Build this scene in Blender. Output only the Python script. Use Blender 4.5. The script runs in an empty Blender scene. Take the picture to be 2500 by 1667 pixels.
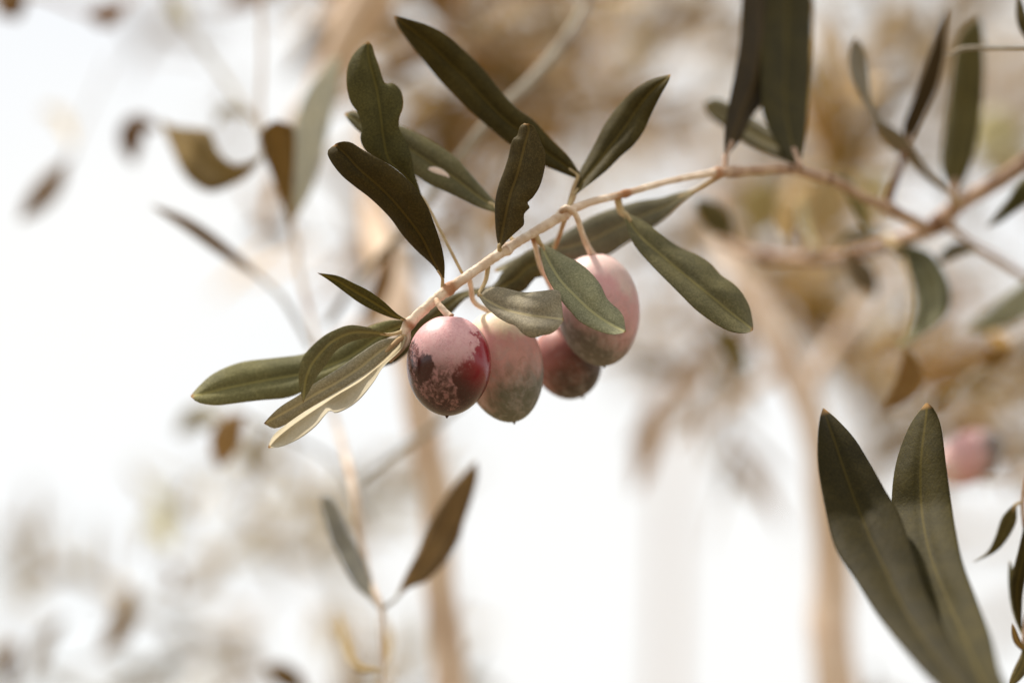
import bpy, math, random
import numpy as np
from mathutils import Vector, Matrix, noise

random.seed(7)
C = bpy.context.scene.collection
S = bpy.context.scene

# ------------------------------------------------------------------ camera
LENS, SENSOR, W, H = 85.0, 36.0, 2500.0, 1667.0
D0 = 0.484                              # focus distance (m): the front olive
PITCH = math.radians(14)
CAM = Vector((0, 0, 1.62))
FWD = Vector((0, math.cos(PITCH), math.sin(PITCH)))
RIGHT = Vector((1, 0, 0))
UP = Vector((0, -math.sin(PITCH), math.cos(PITCH)))
cd = bpy.data.cameras.new('camera'); cam = bpy.data.objects.new('camera', cd); C.objects.link(cam)
cam.location = CAM
cam.rotation_euler = (math.radians(90) + PITCH, 0, 0)
cd.lens = LENS; cd.sensor_width = SENSOR
cd.clip_start = 0.01; cd.clip_end = 2000
cd.dof.use_dof = True; cd.dof.focus_distance = D0; cd.dof.aperture_fstop = 5.0
S.camera = cam
# ------------------------------------------------------------------ sky
wd = bpy.data.worlds.new('World'); S.world = wd; wd.use_nodes = True
SUN_EL, SUN_AZ = math.radians(64), math.radians(-65)   # azimuth from +Y (ahead) towards -X (left)
nt = wd.node_tree; nt.nodes.clear()
sky = nt.nodes.new('ShaderNodeTexSky'); sky.sky_type = 'NISHITA'; sky.sun_disc = False
sky.sun_elevation = SUN_EL; sky.sun_rotation = SUN_AZ
hs = nt.nodes.new('ShaderNodeHueSaturation'); hs.inputs['Saturation'].default_value = 0.5; hs.inputs['Value'].default_value = 1.75
mx = nt.nodes.new('ShaderNodeMix'); mx.data_type = 'RGBA'
tcw = nt.nodes.new('ShaderNodeTexCoord'); nzw = nt.nodes.new('ShaderNodeTexNoise')
nzw.inputs['Scale'].default_value = 5.0; nzw.inputs['Detail'].default_value = 3
crw = nt.nodes.new('ShaderNodeMapRange')
crw.inputs['From Min'].default_value = 0.35; crw.inputs['From Max'].default_value = 0.6
crw.inputs['To Min'].default_value = 0.78; crw.inputs['To Max'].default_value = 1.0
mx.inputs[7].default_value = (9.2, 9.2, 9.05, 1)        # bright white cloud sheet
bg = nt.nodes.new('ShaderNodeBackground'); bg.inputs['Strength'].default_value = 0.082
wo = nt.nodes.new('ShaderNodeOutputWorld')
L = nt.links.new
L(sky.outputs[0], hs.inputs['Color']); L(hs.outputs[0], mx.inputs[6])
L(tcw.outputs['Generated'], nzw.inputs['Vector']); L(nzw.outputs[0], crw.inputs[0]); L(crw.outputs[0], mx.inputs[0])
L(mx.outputs[2], bg.inputs[0]); L(bg.outputs[0], wo.inputs[0])
sl = bpy.data.lights.new('sun', 'SUN'); sl.energy = 4.6; sl.angle = math.radians(4); sl.color = (1, 0.935, 0.84)
so = bpy.data.objects.new('sun', sl); C.objects.link(so)
sd = Vector((math.sin(SUN_AZ) * math.cos(SUN_EL), math.cos(SUN_AZ) * math.cos(SUN_EL), math.sin(SUN_EL)))
so.rotation_euler = sd.to_track_quat('Z', 'Y').to_euler(); so.location = (0, 0, 5)
S.view_settings.view_transform = 'Standard'; S.view_settings.look = 'None'
S.view_settings.exposure = 0.42; S.view_settings.gamma = 1.0; S.view_settings.use_curve_mapping = False
S.cycles.use_denoising = True
S.cycles.max_bounces = 8
S.cycles.use_adaptive_sampling = False

# ------------------------------------------------------------------ helpers
FP = LENS / SENSOR * W
def P(px, py, z):
    """pixel of the 2500 x 1667 photograph and depth in mm beyond the focus plane -> world point"""
    D = D0 + z / 1000.0
    return CAM + FWD * D + RIGHT * ((px - W / 2) / FP * D) + UP * ((H / 2 - py) / FP * D)
def mmpp(z): return (D0 + z / 1000.0) / FP          # metres per pixel at that depth

CROP = {'A': (400, 300, 1.8825), 'B': (900, 400, 2.24), 'C': (750, 0, 2.352), 'D': (1600, 0, 2.24),
        'E': (1700, 700, 1.6213), 'F': (0, 0, 2.24), 'G': (0, 950, 1.8092), 'H': (1600, 400, 2.24),
        'W': (0, 0, 0.9408), 'O': (0, 0, 1.0)}
def q(c, pts):
    ox, oy, s = CROP[c]
    return [(ox + p[0] / s, oy + p[1] / s) + tuple(p[2:]) for p in pts]

def resample(pts, n):
    """Catmull-Rom through the points, n samples evenly spaced by arc length of the first two axes"""
    P_ = [np.array(p, float) for p in pts]
    P_ = [2 * P_[0] - P_[1]] + P_ + [2 * P_[-1] - P_[-2]]
    out = []
    for i in range(1, len(P_) - 2):
        a, b, c, d = P_[i - 1:i + 3]
        for k in range(12):
            t = k / 12.0
            out.append(0.5 * (2 * b + (c - a) * t + (2 * a - 5 * b + 4 * c - d) * t * t + (3 * b - a - 3 * c + d) * t ** 3))
    out.append(P_[-2])
    o = np.array(out)
    s = np.concatenate([[0], np.cumsum(np.linalg.norm(np.diff(o[:, :min(3, o.shape[1])], axis=0), axis=1))])
    u = np.linspace(0, s[-1], n)
    return np.stack([np.interp(u, s, o[:, j]) for j in range(o.shape[1])], 1)

def interp(vals, t):
    v = np.array(vals, float)
    return float(np.interp(t, np.linspace(0, 1, len(v)), v))

def tag(o, label=None, cat=None, group=None, kind=None):
    if label: o['label'] = label
    if cat: o['category'] = cat
    if group: o['group'] = group
    if kind: o['kind'] = kind
    return o

def thing(name, loc, label, cat, group=None):
    o = bpy.data.objects.new(name, None); C.objects.link(o); o.location = loc
    o.empty_display_size = 0.01
    return tag(o, label, cat, group)

def root_loc(o):
    v = Vector((0, 0, 0))
    while o: v = v + o.location; o = o.parent
    return v

def link_mesh(name, verts, faces, mats, parent=None, origin=None, midx=None, attrs=None, smooth=True):
    """verts in world space; origin = world position of the object's own origin"""
    origin = Vector(origin) if origin is not None else Vector(verts[0])
    me = bpy.data.meshes.new(name)
    me.from_pydata([tuple(Vector(v) - origin) for v in verts], [], faces)
    for m in mats: me.materials.append(m)
    if midx: me.polygons.foreach_set('material_index', midx)
    if smooth: me.polygons.foreach_set('use_smooth', [True] * len(me.polygons))
    if attrs:
        for k, v in attrs.items():
            a = me.attributes.new(k, 'FLOAT', 'POINT'); a.data.foreach_set('value', v)
    me.update()
    o = bpy.data.objects.new(name, me); C.objects.link(o)
    o.parent = parent
    o.location = origin - root_loc(parent)
    return o

# ------------------------------------------------------------------ materials
def mat(name):
    m = bpy.data.materials.new(name); m.use_nodes = True
    n = m.node_tree; n.nodes.clear()
    return m, n
def N(n, t, **kw):
    x = n.nodes.new(t)
    for k, v in kw.items():
        if hasattr(x, k): setattr(x, k, v)
        else: x.inputs[k.replace('_', ' ')].default_value = v
    return x
def mrange(n, src, a, b, c=0.0, d=1.0, smooth=True):
    x = n.nodes.new('ShaderNodeMapRange'); x.clamp = True
    if smooth: x.interpolation_type = 'SMOOTHSTEP'
    x.inputs[1].default_value = a; x.inputs[2].default_value = b
    x.inputs[3].default_value = c; x.inputs[4].default_value = d
    n.links.new(src, x.inputs[0]); return x.outputs[0]
def mixc(n, fac, a, b, mode='MIX'):
    x = n.nodes.new('ShaderNodeMix'); x.data_type = 'RGBA'; x.blend_type = mode
    for i, v in ((0, fac), (6, a), (7, b)):
        if isinstance(v, bpy.types.NodeSocket): n.links.new(v, x.inputs[i])
        elif isinstance(v, (int, float)): x.inputs[i].default_value = v
        else: x.inputs[i].default_value = tuple(v) + (1,)
    return x.outputs[2]
def mth(n, op, a, b=None, c=None):
    x = n.nodes.new('ShaderNodeMath'); x.operation = op
    for i, v in enumerate((a, b, c)):
        if v is None: continue
        if isinstance(v, bpy.types.NodeSocket): n.links.new(v, x.inputs[i])
        else: x.inputs[i].default_value = v
    return x.outputs[0]
def nz(n, scale, detail=3.0, rough=0.55, vec=None, dist=0.0):
    x = n.nodes.new('ShaderNodeTexNoise'); x.inputs['Scale'].default_value = scale
    x.inputs['Detail'].default_value = detail; x.inputs['Roughness'].default_value = rough
    x.inputs['Distortion'].default_value = dist
    if vec is None:
        g = n.nodes.new('ShaderNodeTexCoord'); vec = g.outputs['Object']
    n.links.new(vec, x.inputs['Vector']); return x.outputs['Fac']
def attr(n, name, typ='GEOMETRY'):
    x = n.nodes.new('ShaderNodeAttribute'); x.attribute_name = name; x.attribute_type = typ
    return x

def leaf_material(name, under):
    m, n = mat(name)
    tone = attr(n, 'tone', 'OBJECT').outputs['Color']
    dmid = attr(n, 'dmid').outputs['Fac']; dedge = attr(n, 'dedge').outputs['Fac']
    along = attr(n, 'along').outputs['Fac']; tt = attr(n, 'tt').outputs['Fac']
    big = nz(n, 140, 3); fine = nz(n, 2600, 2, 0.7); spk = nz(n, 5200, 1, 0.5)
    if not under:
        c = mixc(n, mrange(n, big, 0.3, 0.7), tone, mixc(n, 1.0, tone, (1.45, 1.4, 1.25), 'MULTIPLY'))
        c = mixc(n, mrange(n, fine, 0.35, 0.75, 0, 0.55), c, mixc(n, 1.0, c, (2.3, 2.25, 2.3), 'MULTIPLY'))
        c = mixc(n, mrange(n, spk, 0.62, 0.75, 0, 0.35), c, mixc(n, 1.0, tone, (3.0, 3.0, 3.0), 'MULTIPLY'))      # pale scale hairs
        midf = mrange(n, dmid, 0.12, 0.34, 0.75, 0.0)
        c = mixc(n, midf, c, mixc(n, 1.0, tone, (3.5, 3.2, 2.4), 'MULTIPLY'))
        ef = mrange(n, dedge, 0.06, 0.30, 0.75, 0.0)
        c = mixc(n, ef, c, (0.20, 0.15, 0.055))
    else:
        c = mixc(n, mrange(n, big, 0.3, 0.7), tone, mixc(n, 1.0, tone, (0.82, 0.8, 0.74), 'MULTIPLY'))
        c = mixc(n, mrange(n, fine, 0.35, 0.75, 0, 0.5), c, mixc(n, 1.0, c, (0.75, 0.74, 0.7), 'MULTIPLY'))
        midf = mrange(n, dmid, 0.15, 0.55, 0.55, 0.0)
        c = mixc(n, midf, c, mixc(n, 1.0, tone, (0.88, 0.80, 0.66), 'MULTIPLY'))
        ef = mrange(n, dedge, 0.05, 0.22, 0.5, 0.0)
        c = mixc(n, ef, c, (0.22, 0.15, 0.07))
    tip = mth(n, 'MULTIPLY', mrange(n, tt, 0.978, 0.993), mrange(n, nz(n, 500), 0.2, 0.5, 0.5, 1))
    c = mixc(n, tip, c, (0.34, 0.18, 0.06))
    # side veins: faint chevrons
    v = mth(n, 'SINE', mth(n, 'ADD', mth(n, 'MULTIPLY', mth(n, 'SUBTRACT', along, mth(n, 'MULTIPLY', dmid, 1.3)), 2.6), mth(n, 'MULTIPLY', big, 9.0)))
    vein = mrange(n, v, 0.75, 1.0, 0, 1)
    c = mixc(n, mth(n, 'MULTIPLY', vein, 0.05), c, mixc(n, 1.0, c, (1.8, 1.7, 1.5), 'MULTIPLY'))
    h = mth(n, 'ADD', mth(n, 'MULTIPLY', fine, 0.5), mth(n, 'ADD', mth(n, 'MULTIPLY', vein, -0.12), mth(n, 'MULTIPLY', nz(n, 500, 3), 1.3)))
    bp = N(n, 'ShaderNodeBump', Strength=0.55); bp.inputs['Distance'].default_value = 0.00022
    n.links.new(h, bp.inputs['Height'])
    pr = N(n, 'ShaderNodeBsdfPrincipled')
    pr.inputs['Roughness'].default_value = 0.9 if under else 0.66
    pr.inputs['Specular IOR Level'].default_value = 0.1 if under else 0.12
    pr.inputs['Sheen Weight'].default_value = 0.0 if under else 0.0
    pr.inputs['Sheen Roughness'].default_value = 0.4
    n.links.new(c, pr.inputs['Base Color']); n.links.new(bp.outputs[0], pr.inputs['Normal'])
    # soft ceiling on the reflectance of pale leaves
    va = n.nodes.new('ShaderNodeVectorMath'); va.operation = 'MULTIPLY_ADD'; n.links.new(c, va.inputs[0]); va.inputs[1].default_value = (0.55, 0.55, 0.55); va.inputs[2].default_value = (1, 1, 1)
    vd = n.nodes.new('ShaderNodeVectorMath'); vd.operation = 'DIVIDE'; n.links.new(c, vd.inputs[0]); n.links.new(va.outputs[0], vd.inputs[1])
    c = vd.outputs[0]; n.links.new(c, pr.inputs['Base Color'])
    tr = N(n, 'ShaderNodeBsdfTranslucent')
    n.links.new(mixc(n, 1.0, c, (1.1, 1.0, 0.88) if under else (1.25, 1.12, 0.80), 'MULTIPLY'), tr.inputs['Color'])
    ms = N(n, 'ShaderNodeMixShader'); ms.inputs[0].default_value = 0.20
    n.links.new(pr.outputs[0], ms.inputs[1]); n.links.new(tr.outputs[0], ms.inputs[2])
    o = N(n, 'ShaderNodeOutputMaterial'); n.links.new(ms.outputs[0], o.inputs[0])
    return m
M_TOP = leaf_material('leaf_upper_side', False)
M_UND = leaf_material('leaf_underside', True)

def bark_material(name, ca, cb, cc, scale=300, rough=0.75, dist=0.0003):
    m, n = mat(name)
    g = n.nodes.new('ShaderNodeTexCoord')
    a = nz(n, scale, 4, 0.6, g.outputs['Object'], 0.5); b = nz(n, scale * 5, 3, 0.6); d = nz(n, scale * 0.25, 2)
    c = mixc(n, mrange(n, a, 0.35, 0.65), ca, cb)
    c = mixc(n, mrange(n, d, 0.55, 0.72), c, cc)
    c = mixc(n, mrange(n, b, 0.6, 0.75, 0, 0.5), c, cc)
    c = mixc(n, mth(n, 'MULTIPLY', mrange(n, mth(n, 'ADD', attr(n, 'knot').outputs['Fac'], mth(n, 'MULTIPLY', mth(n, 'SUBTRACT', d, 0.5), 3.0)), 0.35, 1.0), 0.85), c, mixc(n, 1.0, cc, (0.85, 0.62, 0.45), 'MULTIPLY'))
    bp = N(n, 'ShaderNodeBump', Strength=0.7); bp.inputs['Distance'].default_value = dist
    n.links.new(mth(n, 'ADD', a, mth(n, 'MULTIPLY', b, 0.4)), bp.inputs['Height'])
    pr = N(n, 'ShaderNodeBsdfPrincipled', Roughness=rough); pr.inputs['Specular IOR Level'].default_value = 0.3
    n.links.new(c, pr.inputs['Base Color']); n.links.new(bp.outputs[0], pr.inputs['Normal'])
    o = N(n, 'ShaderNodeOutputMaterial'); n.links.new(pr.outputs[0], o.inputs[0])
    return m
M_TWIG = bark_material('pale_green_twig', (0.78, 0.64, 0.50), (0.62, 0.46, 0.33), (0.40, 0.23, 0.12), 330, 0.7, 0.0006)
M_STALK = bark_material('leaf_stalk_skin', (0.52, 0.40, 0.22), (0.42, 0.30, 0.15), (0.32, 0.18, 0.08), 300)
M_WOOD = bark_material('pinkish_brown_twig', (0.50, 0.35, 0.245), (0.36, 0.225, 0.15), (0.17, 0.10, 0.06), 260, 0.8, 0.0008)
M_PALE = bark_material('grey_twig', (0.32, 0.285, 0.225), (0.25, 0.21, 0.155), (0.16, 0.12, 0.085), 200)
M_BARK = bark_material('tan_bark', (0.74, 0.58, 0.44), (0.64, 0.47, 0.34), (0.44, 0.30, 0.20), 60, 0.85, 0.001)

def ell(n, xyz, c, r):
    sub = n.nodes.new('ShaderNodeVectorMath'); sub.operation = 'SUBTRACT'; n.links.new(xyz, sub.inputs[0]); sub.inputs[1].default_value = c
    dv = n.nodes.new('ShaderNodeVectorMath'); dv.operation = 'DIVIDE'; n.links.new(sub.outputs[0], dv.inputs[0]); dv.inputs[1].default_value = r
    ln = n.nodes.new('ShaderNodeVectorMath'); ln.operation = 'LENGTH'; n.links.new(dv.outputs[0], ln.inputs[0])
    return mth(n, 'SUBTRACT', 1.0, ln.outputs['Value'])

def olive_material(name, kind, seed=0.0):
    """colour runs on the fruit's own axes; 'n' = position divided by the radii"""
    m, n = mat(name)
    a = attr(n, 'npos'); xyz = a.outputs['Vector']
    sp = n.nodes.new('ShaderNodeSeparateXYZ'); n.links.new(xyz, sp.inputs[0]); z = sp.outputs['Z']; x = sp.outputs['X']
    mp = n.nodes.new('ShaderNodeVectorMath'); mp.operation = 'ADD'; n.links.new(xyz, mp.inputs[0]); mp.inputs[1].default_value = (seed, seed * .7, -seed)
    v = mp.outputs[0]
    n1 = nz(n, 2.2, 5, 0.62, v); n2 = nz(n, 9, 6, 0.7, v, 0.6); n3 = nz(n, 26, 4, 0.7, v); n4 = nz(n, 70, 2, 0.6, v); n0 = nz(n, 1.1, 3, 0.5, v)
    if kind == 'red':
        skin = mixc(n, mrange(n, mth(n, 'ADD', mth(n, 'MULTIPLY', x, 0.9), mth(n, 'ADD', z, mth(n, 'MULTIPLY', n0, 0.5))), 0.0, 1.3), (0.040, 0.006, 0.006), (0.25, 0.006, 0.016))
        bloom = mixc(n, mrange(n, mth(n, 'ADD', z, mth(n, 'MULTIPLY', n1, 0.5)), -0.50, 1.25), (0.19, 0.105, 0.09), (0.70, 0.40, 0.40))  # bloom darkens towards the bottom: shading painted into the colour, with thinner bloom
        bloom = mixc(n, mrange(n, n2, 0.42, 0.68, 0, 0.45), bloom, (0.46, 0.17, 0.19))
        wn = n.nodes.new('ShaderNodeTexNoise'); wn.inputs['Scale'].default_value = 3.2; wn.inputs['Detail'].default_value = 9; wn.inputs['Roughness'].default_value = 0.66; n.links.new(v, wn.inputs['Vector'])
        w1 = n.nodes.new('ShaderNodeVectorMath'); w1.operation = 'SUBTRACT'; n.links.new(wn.outputs['Color'], w1.inputs[0]); w1.inputs[1].default_value = (0.5, 0.5, 0.5)
        w2 = n.nodes.new('ShaderNodeVectorMath'); w2.operation = 'SCALE'; w2.inputs['Scale'].default_value = 1.15; n.links.new(w1.outputs[0], w2.inputs[0])
        w3 = n.nodes.new('ShaderNodeVectorMath'); w3.operation = 'ADD'; n.links.new(xyz, w3.inputs[0]); n.links.new(w2.outputs[0], w3.inputs[1])
        wx = w3.outputs[0]
        E1 = ell(n, wx, (-0.14, -0.55, 0.66), (0.82, 1.5, 0.80))
        E3 = ell(n, wx, (-0.02, -0.95, -0.22), (0.26, 0.9, 0.34))
        E2 = ell(n, wx, (-0.08, -0.8, -0.52), (0.58, 0.9, 0.30))
        E2b = ell(n, wx, (-0.95, -0.3, -0.25), (0.26, 0.9, 0.60))
        D1 = ell(n, wx, (-0.56, -0.8, -0.10), (0.36, 0.8, 0.26))
        D2 = ell(n, wx, (0.86, -0.5, -0.05), (0.36, 0.9, 0.95))
        D3 = ell(n, wx, (0.42, -0.8, -0.32), (0.42, 0.8, 0.30))
        e = mth(n, 'MULTIPLY', E1, 0.9)
        e = mth(n, 'MAXIMUM', e, mth(n, 'MULTIPLY', E3, 0.5))
        e = mth(n, 'MAXIMUM', e, mth(n, 'SUBTRACT', mth(n, 'MULTIPLY', E2, 0.60), 0.04))
        e = mth(n, 'MAXIMUM', e, mth(n, 'SUBTRACT', mth(n, 'MULTIPLY', E2b, 0.40), 0.05))
        for D_ in (D1, D2, D3):
            e = mth(n, 'SUBTRACT', e, mth(n, 'MULTIPLY', mth(n, 'MAXIMUM', D_, 0.0), 1.0))
        low = mrange(n, z, 0.1, -0.35, 0.35, 1.0)
        e = mth(n, 'ADD', e, mth(n, 'MULTIPLY', mth(n, 'SUBTRACT', n1, 0.5), 0.20))
        e = mth(n, 'ADD', e, mth(n, 'MULTIPLY', mth(n, 'MULTIPLY', mth(n, 'SUBTRACT', n2, 0.5), 1.1), low))
        e = mth(n, 'ADD', e, mth(n, 'MULTIPLY', mth(n, 'SUBTRACT', n3, 0.5), 0.35))
        mask = mth(n, 'MAXIMUM', mrange(n, e, -0.04, 0.13, 0, 1, False), mth(n, 'MULTIPLY', mrange(n, e, -0.45, 0.05, 0.0, 1.0), mrange(n, n2, 0.40, 0.70, 0.02, 0.30)))
        vo = n.nodes.new('ShaderNodeTexVoronoi'); vo.feature = 'DISTANCE_TO_EDGE'; vo.inputs['Scale'].default_value = 6.0
        vs = n.nodes.new('ShaderNodeVectorMath'); vs.operation = 'ADD'; n.links.new(v, vs.inputs[0])
        cb = n.nodes.new('ShaderNodeTexNoise'); cb.inputs['Scale'].default_value = 6; cb.inputs['Detail'].default_value = 5; n.links.new(v, cb.inputs['Vector'])
        sc = n.nodes.new('ShaderNodeVectorMath'); sc.operation = 'SCALE'; sc.inputs['Scale'].default_value = 0.9; n.links.new(cb.outputs['Color'], sc.inputs[0])
        n.links.new(sc.outputs[0], vs.inputs[1]); n.links.new(vs.outputs[0], vo.inputs['Vector'])
        scr = mth(n, 'MULTIPLY', mrange(n, vo.outputs['Distance'], 0.0, 0.045, 1, 0), mth(n, 'MULTIPLY', mrange(n, n1, 0.38, 0.56), mrange(n, z, -0.3, 0.7, 1.0, 0.75)))
        mask = mth(n, 'MULTIPLY', mask, mth(n, 'SUBTRACT', 1.0, mth(n, 'MULTIPLY', scr, 0.7)))
        thin = mrange(n, n2, 0.40, 0.62, 0.05, 0.85)
        mask = mth(n, 'MULTIPLY', mask, mth(n, 'MAXIMUM', thin, mrange(n, z, -0.35, 0.25, 0.0, 1.0)))
        col = mixc(n, mask, skin, bloom)
        rough = mrange(n, mask, 0, 1, 0.13, 0.42, False); spec = 0.5
    else:
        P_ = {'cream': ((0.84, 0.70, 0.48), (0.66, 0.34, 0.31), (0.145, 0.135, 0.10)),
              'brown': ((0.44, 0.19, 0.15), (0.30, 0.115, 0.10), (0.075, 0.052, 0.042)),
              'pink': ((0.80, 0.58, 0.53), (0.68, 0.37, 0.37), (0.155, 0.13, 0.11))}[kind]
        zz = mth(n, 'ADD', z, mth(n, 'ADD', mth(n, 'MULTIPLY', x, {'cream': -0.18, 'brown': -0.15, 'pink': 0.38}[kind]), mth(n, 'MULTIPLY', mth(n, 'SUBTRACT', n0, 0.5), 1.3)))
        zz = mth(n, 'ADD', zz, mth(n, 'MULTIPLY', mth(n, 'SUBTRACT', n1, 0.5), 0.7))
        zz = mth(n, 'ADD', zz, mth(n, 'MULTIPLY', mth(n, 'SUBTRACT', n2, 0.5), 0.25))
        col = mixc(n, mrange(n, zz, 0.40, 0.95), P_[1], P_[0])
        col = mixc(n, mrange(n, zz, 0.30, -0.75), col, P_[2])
        pale = mth(n, 'MULTIPLY', mrange(n, n1, 0.50, 0.68, 0, 0.4), mrange(n, n3, 0.3, 0.6, 0.4, 1))
        col = mixc(n, pale, col, mixc(n, 0.6, col, (0.52, 0.44, 0.41)))
        w5 = n.nodes.new('ShaderNodeTexNoise'); w5.inputs['Scale'].default_value = 3.5; w5.inputs['Detail'].default_value = 8; w5.inputs['Roughness'].default_value = 0.7; w5.inputs['Distortion'].default_value = 1.0; n.links.new(v, w5.inputs['Vector'])
        col = mixc(n, mth(n, 'MULTIPLY', mrange(n, w5.outputs['Fac'], 0.50, 0.60), mrange(n, z, 0.8, -0.4, 0.15, 0.6)), col, mixc(n, 0.55, col, (0.40, 0.345, 0.33)))
        col = mixc(n, mth(n, 'MULTIPLY', mrange(n, w5.outputs['Fac'], 0.44, 0.34), mrange(n, z, 0.7, -0.3, 0.1, 0.55)), col, mixc(n, 1.0, col, (0.62, 0.60, 0.52), 'MULTIPLY'))
        col = mixc(n, mrange(n, n2, 0.5, 0.72, 0, 0.22), col, mixc(n, 1.0, col, (0.88, 0.62, 0.58), 'MULTIPLY'))
        col = mixc(n, mrange(n, n3, 0.6, 0.75, 0, 0.3), col, (0.22, 0.12, 0.1))
        col = mixc(n, mrange(n, nz(n, 45, 2, 0.5, v), 0.64, 0.70, 0, 0.35), col, mixc(n, 1.0, col, (0.55, 0.4, 0.38), 'MULTIPLY'))
        rough = mrange(n, n2, 0.3, 0.7, 0.42, 0.6, False); spec = 0.3
    col = mixc(n, mrange(n, n4, 0.66, 0.74, 0, 0.25), col, (0.75, 0.6, 0.5))
    bp = N(n, 'ShaderNodeBump', Strength=0.25); bp.inputs['Distance'].default_value = 0.0001
    n.links.new(mth(n, 'ADD', n3, mth(n, 'MULTIPLY', n1, 2.0)), bp.inputs['Height'])
    pr = N(n, 'ShaderNodeBsdfPrincipled'); pr.inputs['Specular IOR Level'].default_value = spec
    n.links.new(rough, pr.inputs['Roughness'])
    pr.inputs['Subsurface Weight'].default_value = 0.12; pr.inputs['Subsurface Radius'].default_value = (0.003, 0.001, 0.0006); pr.inputs['Subsurface Scale'].default_value = 0.6
    n.links.new(col, pr.inputs['Base Color']); n.links.new(bp.outputs[0], pr.inputs['Normal'])
    o = N(n, 'ShaderNodeOutputMaterial'); n.links.new(pr.outputs[0], o.inputs[0])
    return m

# ------------------------------------------------------------------ shape builders
def tube(name, pts, radii, m, parent=None, z=None, ns=10, n=None, bumps=0.12, origin=None, knots=()):
    """pts: (px, py, depth) ; radii in photo px (real size follows the depth)"""
    n = n or max(8, len(pts) * 6)
    wp = [tuple(P(*p)) for p in pts]
    R = resample([w + (interp(radii, i / (len(pts) - 1)) * mmpp(pts[i][2]),) for i, w in enumerate(wp)], n)
    return tube_world(name, R, m, parent, ns, bumps, origin, knots)

def tube_world(name, R, m, parent=None, ns=10, bumps=0.12, origin=None, knots=()):
    n = len(R); V = []; F = []; kn = []
    prev = None
    for i in range(n):
        c = Vector(R[i][:3]); t = (Vector(R[min(i + 1, n - 1)][:3]) - Vector(R[max(i - 1, 0)][:3])).normalized()
        if prev is None: prev = t.orthogonal().normalized()
        prev = (prev - t * prev.dot(t)).normalized(); b = t.cross(prev)
        r = R[i][3]
        u = i / (n - 1)
        kk = 0.0
        for k, amp, wdt in knots:
            gk = math.exp(-((u - k) / wdt) ** 2); r *= 1 + amp * gk; kk = max(kk, gk)
        for k in range(ns):
            a = 2 * math.pi * k / ns
            d = prev * math.cos(a) + b * math.sin(a)
            rr = r * (1 + bumps * noise.noise((c + d * r * 2) * (0.35 / max(r, 1e-5))))
            V.append(c + d * rr); kn.append(kk)
    for i in range(n - 1):
        for k in range(ns):
            F.append((i * ns + k, i * ns + (k + 1) % ns, (i + 1) * ns + (k + 1) % ns, (i + 1) * ns + k))
    e0 = Vector(R[0][:3]); e1 = Vector(R[-1][:3])
    V.append(e0 - (Vector(R[1][:3]) - e0).normalized() * R[0][3] * 0.6); V.append(e1 + (e1 - Vector(R[-2][:3])).normalized() * R[-1][3] * 0.7)
    for k in range(ns):
        F.append((len(V) - 2, (k + 1) % ns, k)); F.append((len(V) - 1, (n - 1) * ns + k, (n - 1) * ns + (k + 1) % ns))
    kn += [kn[0], kn[-1]]
    return link_mesh(name, V, F, [m], parent, origin or R[0][:3], attrs={'knot': kn})

TOP_T = {'dark': (0.034, 0.027, 0.009), 'darker': (0.028, 0.020, 0.008), 'green': (0.075, 0.065, 0.022), 'grey': (0.195, 0.182, 0.130),
         'sage': (0.125, 0.116, 0.060), 'mid': (0.05, 0.048, 0.022), 'tan': (0.17, 0.11, 0.045), 'greyg': (0.15, 0.15, 0.115), 'ochre': (0.20, 0.125, 0.05)}
UND_T = (0.52, 0.46, 0.35)

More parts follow.
